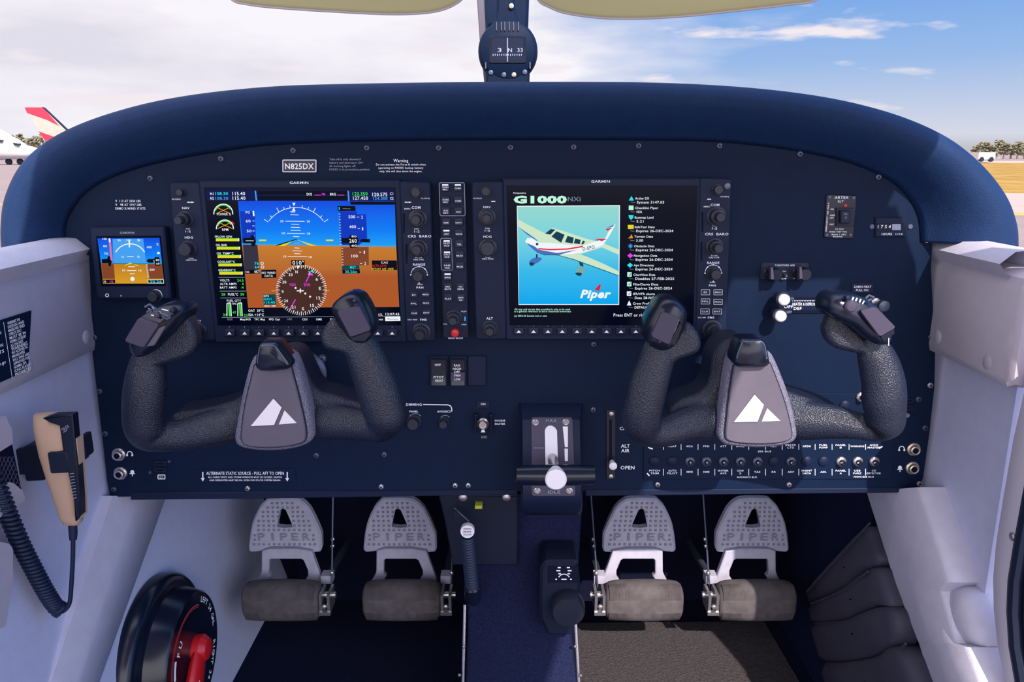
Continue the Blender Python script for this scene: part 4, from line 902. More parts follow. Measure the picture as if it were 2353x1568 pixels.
# ---- circuit breaker panel
cb = thing('breaker_panel', tuple(onY(1760, 1105)), 'long black circuit breaker panel with two rows of round breakers under the right yoke', 'breaker panel')
b = MB(); b.pp([(1480, 905), (2062, 905), (2050, 1102), (1478, 1102)], .898, YP, .0006); b.build('plate', 'panel_black', cb)
Y1 = .8978; GY = CV(Y1)
lab1 = ['BATT', 'NEXT', 'MCA', 'PFD', 'ATT', 'AHRS', 'ADC', 'ALT', 'AUDIO', 'STALL', 'IND', 'PITOT', 'FLAPS', 'TURN']
lab1 = [('BATT',), ('HEAT',), ('MCA',), ('PFD',), ('ATT',), ('AHRS',), ('ADC',), ('ALT',), ('INSTR', 'LTS'), ('XPDR',), ('FUEL', 'PUMP'), ('PANEL', 'B'), ('WARNING',), ('AVIO', 'MASTER')]
lab2 = [('PITCH', 'TRIM'), ('AUTO', 'PILOT'), ('MFD',), ('DME',), ('INTER', 'AVS'), ('COM', '2'), ('TAS',), ('RR',), ('ADF',), ('MAINT', 'DATA'), ('ADL',), ('PANEL', 'A'), ('USB', 'FURZ'), ('CO', 'DETECTOR')]
bx = [1504, 1545, 1585, 1623, 1662, 1701, 1740, 1778, 1817, 1854, 1892, 1932, 1970, 2008]
for i, x in enumerate(bx):
    for L_, y in ((lab1[i], 1026), (lab2[i], 1085)):
        for j, s_ in enumerate(L_): GY.text('white_ink', s_, x, y+(j-(len(L_)-1)/2)*6, 4.4, min(32, len(s_)*4.8), L=0)
    if i: GY.line('white_ink', [((x+bx[i-1])/2, 1021), ((x+bx[i-1])/2, 1034)], 1.4, 0); GY.line('white_ink', [((x+bx[i-1])/2, 1078), ((x+bx[i-1])/2, 1093)], 1.4, 0)
GY.text('white_ink', 'ESS BUS', 1757, 1038, 4, 30, L=0); GY.text('white_ink', 'AVIONICS BUS', 1716, 1097, 4, 46, L=0); GY.text('white_ink', 'NON-ESS BUS', 1985, 1096, 4, 46, L=0)
GY.line('white_ink', [(1487, 1022), (1492, 1030), (1500, 1032)], 3, 0); GY.line('white_ink', [(1487, 1088), (1492, 1094)], 3, 0); GY.line('white_ink', [(2020, 1031), (2028, 1026)], 3, 0)
GY.build(cb, lambda m: 'lettering')
def breaker(rim, cap, name='circuit_breaker'):
    b = MB(); b.lathe((0, 0, 0), [(.0062, 0), (.0062, .0022), (.0048, .0035), (.0034, .0038)], 20, flute=.05); o = b.build(name, rim)
    OFF[o.name] = Vector(); b = MB(); b.lathe((0, -.003, 0), [(.0034, 0), (.0034, .0055), (.0026, .0065)], 16); b.build('push_button', cap, o); return o
bk = breaker('dark_steel', 'gloss_black'); bs = breaker('steel', 'gloss_black')
b = MB(); b.lathe((0, 0, 0), [(.0066, 0), (.0064, .0016), (.0045, .003), (.0015, .0036)], 24); bp = b.build('plug_button', 'bezel_black'); OFF[bp.name] = Vector()
used = set()
base = OFF[cb.name]
for row, y in ((0, 1060), (1, 928)):
    for i, x in enumerate(bx):
        if row == 0: src = bp if i in (0, 1, 7, 9, 10) else (bs if i >= 11 else bk)  # sunlit look put into brighter steel rims at the right end
        else:
            if i not in (1, 11, 12, 13): continue
            src = {1: bs, 11: bp, 12: bp, 13: bs}[i]
            x = {1: 1549, 11: 1904, 12: 1941, 13: 1978}[i]; y = {1: 930, 11: 936, 12: 932, 13: 912}[i]
        if src.name in used: o = pc(src)
        else: o = src; used.add(src.name)
        o.parent = cb; o.location = onY(x, y, .898)-base
        if row == 0 and src != bp:
            b = MB(); b.text('5' if i < 11 else '10', x+2, y+4, 4, .8885, 4); l_ = b.build('lettering', 'white_ink', cb)
# ---- alternate air slider
t = thing('alternate_air_lever', tuple(onY(1407, 1100)), 'white tipped ALT AIR slider in a vertical slot left of the breaker panel', 'lever')
b = MB(); b.pp(rectp(1393, 944, 1415, 1102), .8985, YP, .0005, rnd=.001); b.build('plate', 'gloss_black', t)
b = MB(); b.pp(rectp(1400, 965, 1406, 1070), .8983, .8988); b.build('slot', 'footwell_black', t)
c = onY(1409, 1072, .885); b = MB(); b.lathe(c, [(.003, -.014), (.003, -.004), (.0048, -.003), (.0048, 0), (.003, .001)], 16); b.build('knob', 'white_plastic', t)
for q in ((1405, 951), (1404, 1095)): b = MB(); b.lathe(onY(*q, .8985), [(.003, 0), (.0026, .001), (.001, .0014)], 12); b.build('screw', 'steel', t)
# ---- throttle quadrant
tq = thing('throttle_quadrant', tuple(onY(1268, 1180, .86)), 'throttle quadrant box with a horizontal T handle and silver disc at the panel centre', 'throttle')
b = MB(); rows = []
for py, hw, y in ((928, 74, .8985), (945, 72, .885), (965, 69, .872), (1060, 70, .858), (1120, 70, .850), (1145, 70, .848), (1162, 70, .852), (1176, 68, .864), (1184, 64, .885)):
    cx = 1266+(py-928)*.012
    rows.append([onY(cx+dx*hw, py, y) if abs(dx) < .96 else onY(cx+dx*hw, py, min(y+.008, .899)) for dx in (-1, -.95, -.85, .85, .95, 1)])
for r in rows: r.insert(0, Vector((r[0].x-.001, .905, r[0].z))); r.append(Vector((r[-1].x+.001, .905, r[-1].z)))
b.loft(rows); b.f.append(tuple(range(8))); b.f.append(tuple(range(64, 72))); b.loft([[r[0] for r in rows], [r[-1] for r in rows]])
b.build('housing', 'bezel_black', tq, sharp=30)
def qy(py): return .872+(.848-.872)*(py-965)/(1145-965)-.0015
class TQ(MB):
    def qflat(s, px, th=.001, lift=0):
        v = [onY(a, b_, qy(b_)-lift) for a, b_ in px]; n = len(v); return s.add(v+[q+Vector((0, .003, 0)) for q in v], [tuple(range(n))]+[(i, (i+1) % n, n+(i+1) % n, n+i) for i in range(n)])
b = TQ(); b.qflat(rounded([(1221, 960), (1315, 960), (1322, 1140), (1222, 1140)], 6), lift=.0005); b.build('face_plate', 'switch_grey', tq)
b = TQ(); b.qflat([(1254, 1100), (1252, 990), (1255, 983), (1261, 979), (1268, 979), (1275, 983), (1280, 990), (1283, 1100)], lift=.0014); b.build('lever_slot', 'white_plastic', tq)
b = TQ(); b.qflat([(1293, 981), (1305, 981), (1305, 1028), (1298, 1028)], lift=.0014); b.qflat([(1297, 1032), (1305, 1032), (1305, 1060), (1298, 1060)], lift=.0014); b.build('power_scale', 'white_plastic', tq)
b = MB(); b.text('MAX', 1267, 967, 7, qy(967)-.0024, 25); b.text('FRICTION', 1238, 1030, 3.5, qy(1030)-.0024, 22); b.text('IDLE', 1273, 1131, 8, qy(1131)-.004, 28); b.build('lettering', 'grey_ink', tq)
for q in ((1230, 971), (1300, 970), (1234, 1128), (1308, 1128)):
    b = MB(); b.lathe(onY(*q, qy(q[1])), [(.0042, -.001), (.0042, .0015), (.003, .0022), (.0022, .0012), (.0006, .0012)], 16); b.build('screw', 'steel', tq)
hy = .800
c = onY(1276, 1092, hy); k = psc(1092, hy)
b = MB(); prof = [(23*k, 0)]
L_ = 92*k; b.tube([c+Vector((x, 0, 0)) for x in (-L_, -L_+.001, -L_*.97, -L_*.4, L_*.4, L_*.97, L_-.001, L_)], [.008, .0096, .0106, .0116, .0116, .0106, .0096, .008], 28, ref=(0, 0, 1)); hd = b.build('throttle_handle', 'gloss_black', tq)
b = MB(); b.lathe(c+Vector((0, -.006, 0)), [(.0118, -.004), (.0118, .0068), (.0104, .0082), (.001, .0084)], 36); b.build('handle_disc', 'emblem_silver', hd)
b = MB(); b.tube([c+Vector((0, .004, 0)), Vector((c.x, .87, c.z-.005))], .006, 12, ref=(0, 0, 1)); b.build('lever_arm', 'steel', hd)
# ------------------------------------------------------------ control yokes
def remesh(vox, it=6):
    def f(o):
        m = o.modifiers.new('r', 'REMESH'); m.mode = 'VOXEL'; m.voxel_size = vox; m.use_smooth_shade = True
        s = o.modifiers.new('s', 'SMOOTH'); s.iterations = it; s.factor = .5
    return f
def yoke(label, ox, oy, D, shaft):
    k = 3.268
    def q(p, Y): return onY(ox+p[0]/k, oy+p[1]/k, Y)
    hub = D['hub']; Yh = .775
    c = q(D['centre'], Yh)
    t = thing('control_yoke', (c.x, .9, c.z), label, 'control yoke', 'control yokes')
    b = MB()
    # grips and cross bar: one moulded body
    for pth in D['tubes']:
        pts = crom([(x, y, r, Y) for x, y, r, Y in pth], 0)
        b.tube([q((x, y), Y) for x, y, r, Y in pts], [r/k*psc(oy+y/k, Y) for x, y, r, Y in pts], 20, flat=.82)
        for e in (pts[0], pts[-1]):
            x, y, r, Y = e; rr = r/k*psc(oy+y/k, Y); b.lathe(q((x, y), Y), [(rr*.2, -rr*.8), (rr*.75, -rr*.55), (rr*.95, 0), (rr*.75, rr*.55), (rr*.2, rr*.8)], 16)
    for fl in D['flanges']:
        p = [q(a, .745) for a in fl]; p = smooth([(v.x, v.z) for v in p], 2); b.prism(p, .760, .742, .004)
    p = smooth([(v.x, v.z) for v in [q(a, Yh) for a in D['web']]], 2); b.prism(p, .835, .785, .008)
    body = b.build('grip_frame', 'leather_black', t, mod=remesh(.0020, 4), sharp=180)
    # hub cover: leather rim, grey plate, emblem, clip
    ro = smooth([(v.x, v.z) for v in [q(a, .762) for a in D['rim']]], 2)
    b = MB(); b.prism(ro, .782, .762, .004); rim = b.build('hub_rim', 'leather_rim', t, sharp=60)
    ri = smooth([(v.x, v.z) for v in [q(a, .7605) for a in D['plate']]], 2)
    b = MB(); b.prism(ri, .764, .7585, .0012); pl_ = b.build('hub_plate', 'hub_grey', t)
    b = MB(); b.prism(inset(ri if area2(ri) > 0 else ri[::-1], -.0012), .764, .7612, 0); b.build('stitch_groove', 'seal_rubber', rim)
    for tri in D['emblem']:
        b = MB(); b.prism([(v.x, v.z) for v in [q(a, .758) for a in tri]], .7588, .7578, .0003); b.build('emblem_triangle', 'emblem_silver', pl_)
        cx = sum(a[0] for a in tri)/len(tri); cy = sum(a[1] for a in tri)/len(tri)
        b = MB(); b.prism([(v.x, v.z) for v in [q((cx+(a[0]-cx)*1.05, cy+(a[1]-cy)*1.07), .758) for a in tri]], .7588, .7583, 0); b.build('emblem_border', 'switch_grey', pl_)
    cp = [(v.x, v.z) for v in [q(a, .748) for a in D['clip']]]
    b = MB(); b.prism(smooth(rounded(cp, .004), 1), .775, .748, .0035); cl_ = b.build('chart_clip', 'gloss_black', t, sharp=60)
    if area2(cp) < 0: cp.reverse()
    b = MB(); ring = smooth(rounded(inset(cp, .0022), .004), 1); zc = sum(z for x, z in ring)/len(ring); b.tube([Vector((x, .7492, z)) for x, z in ring if z > zc-.004 ], .0008, 8); b.build('clip_edge', 'dark_steel', cl_)
    # switch pods
    for pd in D['pods']:
        po = smooth([(v.x, v.z) for v in [q(a, .722) for a in pd['out']]], 2)
        b = MB(); b.prism(po, .762, .722, .006); pod = b.build('switch_pod', 'gloss_black', t, sharp=60)
        sp_ = [(v.x, v.z) for v in [q(a, .718) for a in pd['plate']]]
        cxx = sum(a for a, _ in sp_)/4; czz = sum(a for _, a in sp_)/4; sp_ = [(cxx+(a-cxx)*1.13, czz+(c_-czz)*1.10) for a, c_ in sp_]
        b = MB(); b.prism(rounded(sp_, .003, 3), .7235, .718, .0005); b.build('rocker_cap', 'switch_grey', pod)
        if pd.get('glint'): b = MB(); b.prism([(v.x, v.z) for v in [q(a, .7205) for a in pd['glint']]], .7235, .7205, .0005); b.build('glint_facet', pd.get('gm', 'gloss_black'), pod)  # raised facet stands in for a reflection on the pod
        for (x, y, r, m, h) in pd.get('buttons', ()):
            b = MB(); cc = q((x, y), .722); rr = r/k*psc(oy+y/k, .722); b.lathe(cc, [(rr, -.002), (rr, h), (rr*.75, h+.0015), (rr*.1, h+.002)], 18); b.build('push_button', m, pod)
        if pd.get('marks'):
            b = MB()
            for a, b_, w_ in pd['marks']: b.line((ox+a[0]/k, oy+a[1]/k), (ox+b_[0]/k, oy+b_[1]/k), w_/k, .7215)
            b.build('switch_marking', 'white_ink', pod)
        for pg in pd.get('ridges', ()):
            b = MB(); b.tube([q(a, .719) for a in pg], .0012, 6); b.build('trim_switch', 'dark_steel', pod)
    b = MB(); s0 = onY(*shaft, .897); b.tube([Vector((c.x, .80, s0.z)), Vector((c.x, .8965, s0.z))], .0135, 24, ref=(0, 0, 1)); b.build('control_shaft', 'dark_steel', t)
    return t
L = dict(centre=(1270, 860), hub=0,
 tubes=[[(345, 480, 105, .752), (325, 590, 135, .754), (312, 700, 152, .754), (300, 820, 158, .755), (292, 940, 154, .757), (298, 1045, 152, .760), (335, 1095, 146, .765), (440, 1118, 126, .770), (560, 1115, 118, .776), (700, 1088, 128, .782), (880, 1045, 142, .79), (1060, 1010, 150, .80)],
        [(1870, 350, 100, .752), (1915, 430, 128, .752), (1962, 530, 146, .752), (2010, 650, 156, .753), (2055, 780, 162, .754), (2090, 900, 160, .755), (2108, 980, 154, .757), (2075, 1040, 128, .764), (1970, 1040, 120, .771), (1850, 1025, 126, .778), (1700, 1010, 140, .786), (1500, 985, 152, .80)]],
 flanges=[[(300, 620), (380, 605), (540, 562), (640, 525), (692, 460), (698, 380), (660, 260), (600, 195), (540, 185), (440, 300), (300, 450)],
          [(1830, 520), (1790, 500), (1700, 480), (1650, 465), (1618, 410), (1625, 350), (1670, 270), (1720, 230), (1800, 280), (1880, 420)]],
 web=[(440, 985), (640, 970), (820, 925), (980, 875), (1100, 700), (1200, 520), (1400, 500), (1480, 640), (1560, 820), (1700, 850), (1850, 900), (1980, 930), (1980, 1090), (1700, 1080), (1300, 1100), (900, 1120), (440, 1100)],
 rim=[(1140, 500), (1095, 560), (1055, 700), (1015, 880), (985, 1050), (968, 1150), (990, 1200), (1060, 1225), (1200, 1240), (1350, 1232), (1480, 1205), (1560, 1160), (1566, 1090), (1548, 960), (1510, 800), (1460, 620), (1415, 510), (1290, 480)],
 plate=[(1130, 560), (1115, 650), (1080, 780), (1045, 950), (1028, 1110), (1032, 1170), (1090, 1195), (1200, 1204), (1350, 1198), (1470, 1175), (1512, 1150), (1515, 1080), (1490, 950), (1450, 780), (1410, 640), (1395, 560)],
 emblem=[[(1268, 838), (1331, 905), (1274, 1037), (1096, 1046)], [(1352, 926), (1444, 1022), (1308, 1034)]],
 clip=[(1165, 425), (1285, 422), (1340, 500), (1395, 575), (1398, 605), (1365, 625), (1260, 636), (1160, 635), (1128, 605), (1130, 540), (1148, 450)],
 pods=[dict(out=[(160, 400), (195, 310), (250, 230), (330, 180), (420, 150), (520, 150), (585, 190), (570, 255), (480, 360), (400, 440), (330, 510), (240, 545), (180, 520), (160, 450)], plate=[(258, 240), (396, 285), (292, 448), (162, 402)],
            glint=[(408, 305), (462, 290), (372, 440), (312, 448)], gm='hub_grey', buttons=[(405, 205, 24, 'switch_grey', .003), (520, 170, 22, 'key_black', .003)],  # pale grey facet paints the glossy side reflection
            marks=[((375, 178), (425, 190), 8), ((430, 165), (480, 178), 8), ((350, 210), (400, 218), 9), ((330, 160), (360, 180), 6), ((355, 150), (385, 175), 5)],
            ridges=[[(305, 150), (340, 130), (385, 160), (350, 185)], [(320, 190), (350, 170), (400, 190)], [(430, 215), (470, 240), (500, 225)], [(420, 195), (480, 222), (500, 205)]]),
       dict(out=[(1690, 200), (1700, 140), (1750, 90), (1830, 62), (1900, 80), (1945, 140), (1985, 220), (2012, 320), (2000, 390), (1945, 435), (1870, 430), (1810, 385), (1750, 290)], plate=[(1760, 190), (1905, 150), (1988, 318), (1850, 368)],
            glint=[(1985, 330), (2000, 360), (1955, 410), (1860, 405), (1850, 380)], buttons=[(1880, 100, 12, 'switch_grey', .002), (1890, 130, 9, 'switch_grey', .002)], marks=[((1768, 215), (1838, 352), 4)])])
R = dict(centre=(1105, 830), hub=0,
 tubes=[[(395, 400, 105, .752), (375, 480, 128, .752), (338, 600, 138, .752), (295, 720, 150, .753), (268, 830, 152, .754), (245, 940, 150, .756), (250, 1030, 146, .760), (310, 1090, 118, .766), (430, 1085, 118, .772), (560, 1040, 132, .78), (720, 1000, 150, .79), (900, 990, 160, .80)],
        [(1975, 400, 95, .752), (1990, 480, 128, .752), (2030, 600, 150, .753), (2058, 720, 158, .753), (2064, 830, 163, .754), (2072, 930, 152, .756), (2068, 1030, 140, .760), (2000, 1075, 90, .766), (1850, 1040, 108, .772), (1700, 1015, 130, .78), (1520, 1000, 152, .79), (1300, 990, 165, .80)]],
 flanges=[[(440, 600), (500, 555), (590, 525), (670, 495), (697, 440), (685, 370), (640, 300), (590, 262), (540, 300), (430, 420)],
          [(1950, 530), (1880, 505), (1780, 482), (1700, 465), (1640, 410), (1612, 320), (1640, 240), (1690, 160), (1780, 250), (1950, 400)]],
 web=[(440, 1000), (560, 880), (680, 850), (750, 800), (790, 700), (800, 560), (860, 460), (960, 400), (1100, 420), (1220, 560), (1340, 800), (1480, 850), (1650, 900), (1800, 960), (1900, 1040), (1850, 1110), (1400, 1100), (1000, 1110), (600, 1110)],
 rim=[(950, 475), (905, 560), (878, 700), (852, 900), (828, 1080), (826, 1140), (860, 1190), (950, 1205), (1110, 1215), (1260, 1208), (1375, 1185), (1418, 1140), (1412, 1060), (1375, 880), (1320, 720), (1255, 560), (1210, 480), (1080, 460)],
 plate=[(945, 560), (925, 650), (900, 820), (880, 1000), (868, 1110), (880, 1150), (960, 1168), (1110, 1178), (1250, 1172), (1345, 1152), (1372, 1120), (1360, 1040), (1320, 880), (1265, 720), (1220, 610), (1200, 560)],
 emblem=[[(1092, 808), (1162, 885), (1114, 1013), (935, 1016)], [(1186, 910), (1285, 1006), (1144, 1011)]],
 clip=[(1010, 395), (1155, 395), (1185, 430), (1205, 540), (1212, 580), (1185, 605), (1080, 612), (970, 608), (934, 575), (945, 520), (965, 460), (985, 410)],
 pods=[dict(out=[(280, 380), (295, 280), (350, 180), (400, 115), (480, 100), (550, 125), (598, 190), (590, 270), (550, 380), (500, 460), (420, 495), (330, 465), (290, 430)], plate=[(400, 195), (520, 240), (448, 425), (325, 365)],
            glint=[(445, 430), (495, 440), (550, 300), (535, 260)], buttons=[(375, 405, 10, 'switch_grey', .002), (345, 375, 6, 'switch_grey', .001)], marks=[((525, 245), (455, 430), 4)]),
       dict(out=[(1660, 200), (1670, 130), (1710, 80), (1790, 68), (1880, 75), (1960, 95), (2050, 170), (2120, 260), (2148, 350), (2140, 420), (2095, 448), (2010, 440), (1920, 380), (1850, 310), (1760, 275), (1690, 245)], plate=[(1900, 185), (2005, 160), (2140, 300), (2030, 365)],
            glint=[(2035, 370), (2138, 312), (2145, 350), (2060, 415)], buttons=[(1803, 140, 46, 'switch_grey', .004), (1780, 78, 16, 'key_black', .002)],
            marks=[((1835, 75), (1825, 98), 12), ((1862, 82), (1850, 105), 12), ((1890, 90), (1878, 115), 12), ((1915, 102), (1900, 128), 10), ((2100, 350), (2098, 440), 6)],
            ridges=[[(1925, 85), (1950, 62), (1985, 75), (1965, 100)], [(1940, 100), (1985, 85)]])])
yoke('left control yoke with a white triangle emblem, in front of the blue and brown display', 240, 660, L, (702, 855))
yoke('right control yoke with a white triangle emblem, above the circuit breaker row', 1400, 660, R, (1672, 850))

# ------------------------------------------------------------ rudder pedals
def mirror(p, c, s): return [((x-c)*s+c, y) for x, y in p]
def pedal(cx_px, cbx, s, label):     # cx of the pad, cbx of the bar, s=+1: hinge bracket to the right
    YPd = 1.17; k = 4.525
    def conv(p, dx=0, Y=YPd):
        return [onY(cx_px+(x-505)*s/k+dx, 1120+y/k, Y) for x, y in p]
    base = onY(cbx, 1425, 1.12); t = thing('rudder_pedal', (base.x, 1.12, base.z), label, 'rudder pedal', 'rudder pedals')
    pad = [(330, 122), (420, 117), (560, 117), (650, 125), (715, 165), (770, 225), (825, 330), (865, 420), (893, 490), (897, 640), (880, 676), (800, 682), (640, 655), (505, 650), (350, 655), (240, 672), (160, 680), (133, 655), (138, 580), (150, 480), (170, 380), (200, 300), (255, 195)]
    P2 = rounded([(v.x, v.z) for v in conv(pad)], .003)
    hole = [(v.x, v.z) for v in conv([(490, 224), (520, 235), (545, 290), (590, 395), (585, 418), (510, 424), (435, 415), (430, 395), (452, 290), (465, 235)])]
    b = MB(); b.prism(P2, 1.182, 1.170, .002)
    def cut(o):
        cm = MB(); cm.prism(hole, 1.25, 1.10); me = cm
        c_ = cm.build('cut', 'footwell_black'); md = o.modifiers.new('b', 'BOOLEAN'); md.object = c_; md.operation = 'DIFFERENCE'; md.solver = 'EXACT'
        o.parent = None; M_ = OFF[o.name]; o.location = M_
        dg = bpy.context.evaluated_depsgraph_get(); nm = bpy.data.meshes.new_from_object(o.evaluated_get(dg)); o.modifiers.clear(); o.data = nm; o.location = (0, 0, 0); o.parent = t
        bpy.data.objects.remove(c_)
    o = b.build('foot_pad', 'pedal_paint', t); cut(o); o.data.set_sharp_from_angle(angle=radians(35))
    # raised border, grip studs and letters stay on the pad
    if area2(P2) < 0: P2.reverse()
    b = MB(); ring = inset(P2, .003); b.tube([Vector((x, 1.1705, z)) for x, z in ring+[ring[0]]], .0016, 6, caps=False)
    hb = hole if area2(hole) > 0 else hole[::-1]; rh = inset(hb, -.0015); b.tube([Vector((x, 1.1705, z)) for x, z in rh+[rh[0]]], .0009, 6, caps=False)
    b.build('raised_edge', 'pedal_paint', o)
    b = MB()
    for j, (y, x0, x1) in enumerate(((165, 380, 590), (212, 335, 645), (258, 285, 700), (303, 285, 700), (352, 240, 760), (400, 240, 770), (446, 240, 770), (500, 200, 205), (545, 200, 205), (500, 810, 815), (545, 810, 815), (594, 190, 825))):
        n = max(1, int(round((x1-x0)/52)))
        for i in range(n+1):
            x = x0+(x1-x0)*i/n
            if 224 < y < 430 and abs(x-508) < 28+(y-224)*.32: continue
            if n == 1 and i: continue
            b.prism([(v.x, v.z) for v in conv([(x-13, y-12), (x+13, y-12), (x+13, y+12), (x-13, y+12)])], 1.171, 1.1684, .0012)
    o2 = b.build('grip_stud', 'pedal_letter_shade', o); o2['kind'] = 'stuff'  # stud colour darkened to carry recess shading
    b = MB(); yv = 516
    for i, ch in enumerate('PIPER'):
        v, f, x0, x1 = text_mesh(ch); cxl = 270+i*116; c = onY(cx_px+(cxl-505)/k, 1120+yv/k, 1.1688); hh = 84/k*psc(1230, 1.17)
        wd = (74 if ch != 'I' else 26)/k*psc(1230, 1.17)
        b.add([Vector((c.x+((a-x0)/(x1-x0)-.5)*wd, 1.1680, c.z+(bb-.36)/.72*hh)) for a, bb in v], f)
    o3 = b.build('lettering', 'pedal_letter_shade', o)
    # lower frame
    fr_o = [(270, 672), (268, 880), (250, 930), (212, 1000), (345, 1000), (345, 975), (372, 930), (345, 900), (348, 765), (365, 750), (680, 750), (705, 765), (750, 870), (752, 930), (720, 975), (730, 1000), (900, 1000), (885, 940), (790, 672), (640, 645), (350, 645)]
    b = MB(); b.prism([(v.x, v.z) for v in conv(fr_o, 0, 1.160)], 1.170, 1.160, .0015); b.build('pedal_arm', 'pedal_paint', t)
    # bar with rounded ribbed rubber sleeve
    yb = 1.12; c = onY(cbx, 1379, yb); kk = psc(1379, yb); b = MB()
    prof = [(-88, 30), (-85, 37), (-78, 42), (-60, 45), (-30, 46.5), (0, 47), (30, 46.5), (60, 45), (78, 42), (85, 37), (88, 30)]
    n = 28; rows = []
    for x, r in prof:
        rw = []
        for i in range(n):
            a = 2*pi*i/n; z = sin(a); y = cos(a); e = abs(z)**.75*(1 if z > 0 else -1); g = abs(y)**.75*(1 if y > 0 else -1)
            rr = r*kk
            if abs(z) < .2 and y < 0: rr *= .965
            rw.append(Vector((c.x+x*kk, c.y+g*rr*.72, c.z+e*rr)))
        rows.append(rw)
    b.loft(rows, closed=True); b.f.append(tuple(range(n))); b.f.append(tuple(range((len(rows)-1)*n, len(rows)*n))); o = b.build('rubber_sleeve', 'rubber', t, sharp=50)
    b = MB()
    for i in range(62):
        x = c.x+(-80+160*i/61)*kk
        for a0, a1 in ((194, 262), (98, 163)):
            pts = []
            for j in range(7):
                a = radians(a0+(a1-a0)*j/6); y, z = cos(a), sin(a); rr = 45.6*kk*(1-.05*(abs(-80+160*i/61)/80)**4)
                pts.append(Vector((x, c.y+abs(y)**.75*(-1)*rr*.72, c.z+abs(z)**.75*(1 if z > 0 else -1)*rr)))
            b.tube(pts, .00085, 4, ref=(1, 0, 0), caps=False)
    o4 = b.build('rib', 'rubber', o); o4['kind'] = 'stuff'
    # bracket, pin and rod beside it
    bx_ = cbx+s*102; c2 = onY(bx_, 1372, 1.12); b = MB()
    for dx in (-9, 9): b.box((c2.x+dx*kk-.0022, 1.10, c2.z-.018), (c2.x+dx*kk+.0022, 1.135, c2.z+.014))
    b.box((c2.x-.009, 1.098, c2.z-.020), (c2.x+.009, 1.106, c2.z-.014)); b.build('hinge_bracket', 'steel', t)
    b = MB(); b.tube([c2+Vector((-.014, 0, .004)), c2+Vector((.014, 0, .004))], .005, 12, ref=(0, 0, 1)); b.lathe(c2+Vector((0, -.02, -.004)), [(.004, 0), (.004, .004), (.002, .005)], 6); b.build('hinge_pin', 'steel', t)
    c3 = onY(cbx+s*100, 1335, 1.15); b = MB(); b.box((c3.x-.009, 1.15, c3.z-.006), (c3.x+.009, 1.17, c3.z+.008)); b.build('bracket_foot', 'pedal_paint', t)
    b = MB(); b.tube([c3+Vector((0, .015, 0)), Vector((c3.x, 1.322, c3.z-.02))], .006, 10, ref=(0, 0, 1)); b.build('pivot_tube', 'dark_steel', t)
    top = onY(cbx+s*(118 if s > 0 else 124), 1140, 1.19); bot = onY(cbx+s*(112 if s > 0 else 104), 1360, 1.14)
    b = MB(); b.tube([top+Vector((0, 0, .03)), bot], .0015, 8); b.build('push_rod', 'dark_steel', t)
    b = MB()
    for f_ in (.45, .52, .8): q = top.lerp(bot, f_); b.lathe(q+Vector((0, -.002, 0)), [(.0032, -.002), (.0032, .002), (.0015, .003)], 8)
    b.build('rod_bolt', 'steel', t)
    return t
pedal(653, 650, 1, 'leftmost of the four grey pedals with a PIPER foot pad and rubber bar')
pedal(917, 925, 1, 'second grey PIPER pedal from the left, left of the centre pedestal')
pedal(1471, 1478, -1, 'third grey PIPER pedal from the left, just right of the centre pedestal')
pedal(1731, 1735, -1, 'rightmost of the four grey pedals with a PIPER foot pad and rubber bar')

# ------------------------------------------------------------ centre pedestal and carpeted tunnel
ped = thing('centre_pedestal', (.0, .95, .0), 'dark centre pedestal with navy carpet between the pilot and copilot pedals', 'pedestal')
b = MB(); rows = []
for (xl, xr, py, y) in ((1062, 1340, 1136, 1.02), (1064, 1336, 1200, 1.015), (1068, 1330, 1300, 1.0), (1074, 1312, 1400, .985), (1074, 1314, 1465, .975), (1070, 1326, 1568, .955), (1064, 1342, 1720, .93)):
    a, c = onY(xl, py, y), onY(xr, py, y); e = .004
    rows.append([a+Vector((-.001, .30, 0)), a+Vector((0, e, 0)), a+Vector((e, 0, 0)), c+Vector((-e, 0, 0)), c+Vector((0, e, 0)), c+Vector((.001, .30, 0))])
b.loft(rows); b.build('carpet_face', 'carpet_blue', ped, sharp=60)
b = MB(); 
for xs_ in (((1068, 1390), (1064, 1568), (1060, 1720)), ((1322, 1425), (1330, 1568), (1346, 1720))):
    b.tube([onY(x, y, .985-(y-1400)/320*.055) for x, y in xs_], .0022, 8)
b.build('edge_strip', 'steel', ped)
b = MB(); c = onY(1120, 1136, 1.0)
b.pp([(1008, 1136), (1190, 1134), (1190, 1142), (1010, 1144)], .93, 1.0, .001); b.pp([(1008, 1140), (1190, 1140), (1190, 1300), (1040, 1300), (1022, 1200)], .99, 1.02, .002); b.build('bracket_plate', 'seal_rubber', ped)
for q in ((1064, 1143), (1164, 1143)): b = MB(); b.lathe(onY(q[0], q[1], .929), [(.006, 0), (.0045, .002), (.001, .003)], 14); b.build('screw', 'steel', ped)
for q in ((1066, 1487), (1322, 1486), (1056, 1552), (1334, 1553)): b = MB(); b.lathe(onY(q[0], q[1], .955), [(.0026, 0), (.002, .0015), (.0005, .002)], 10); b.build('screw', 'steel', ped)
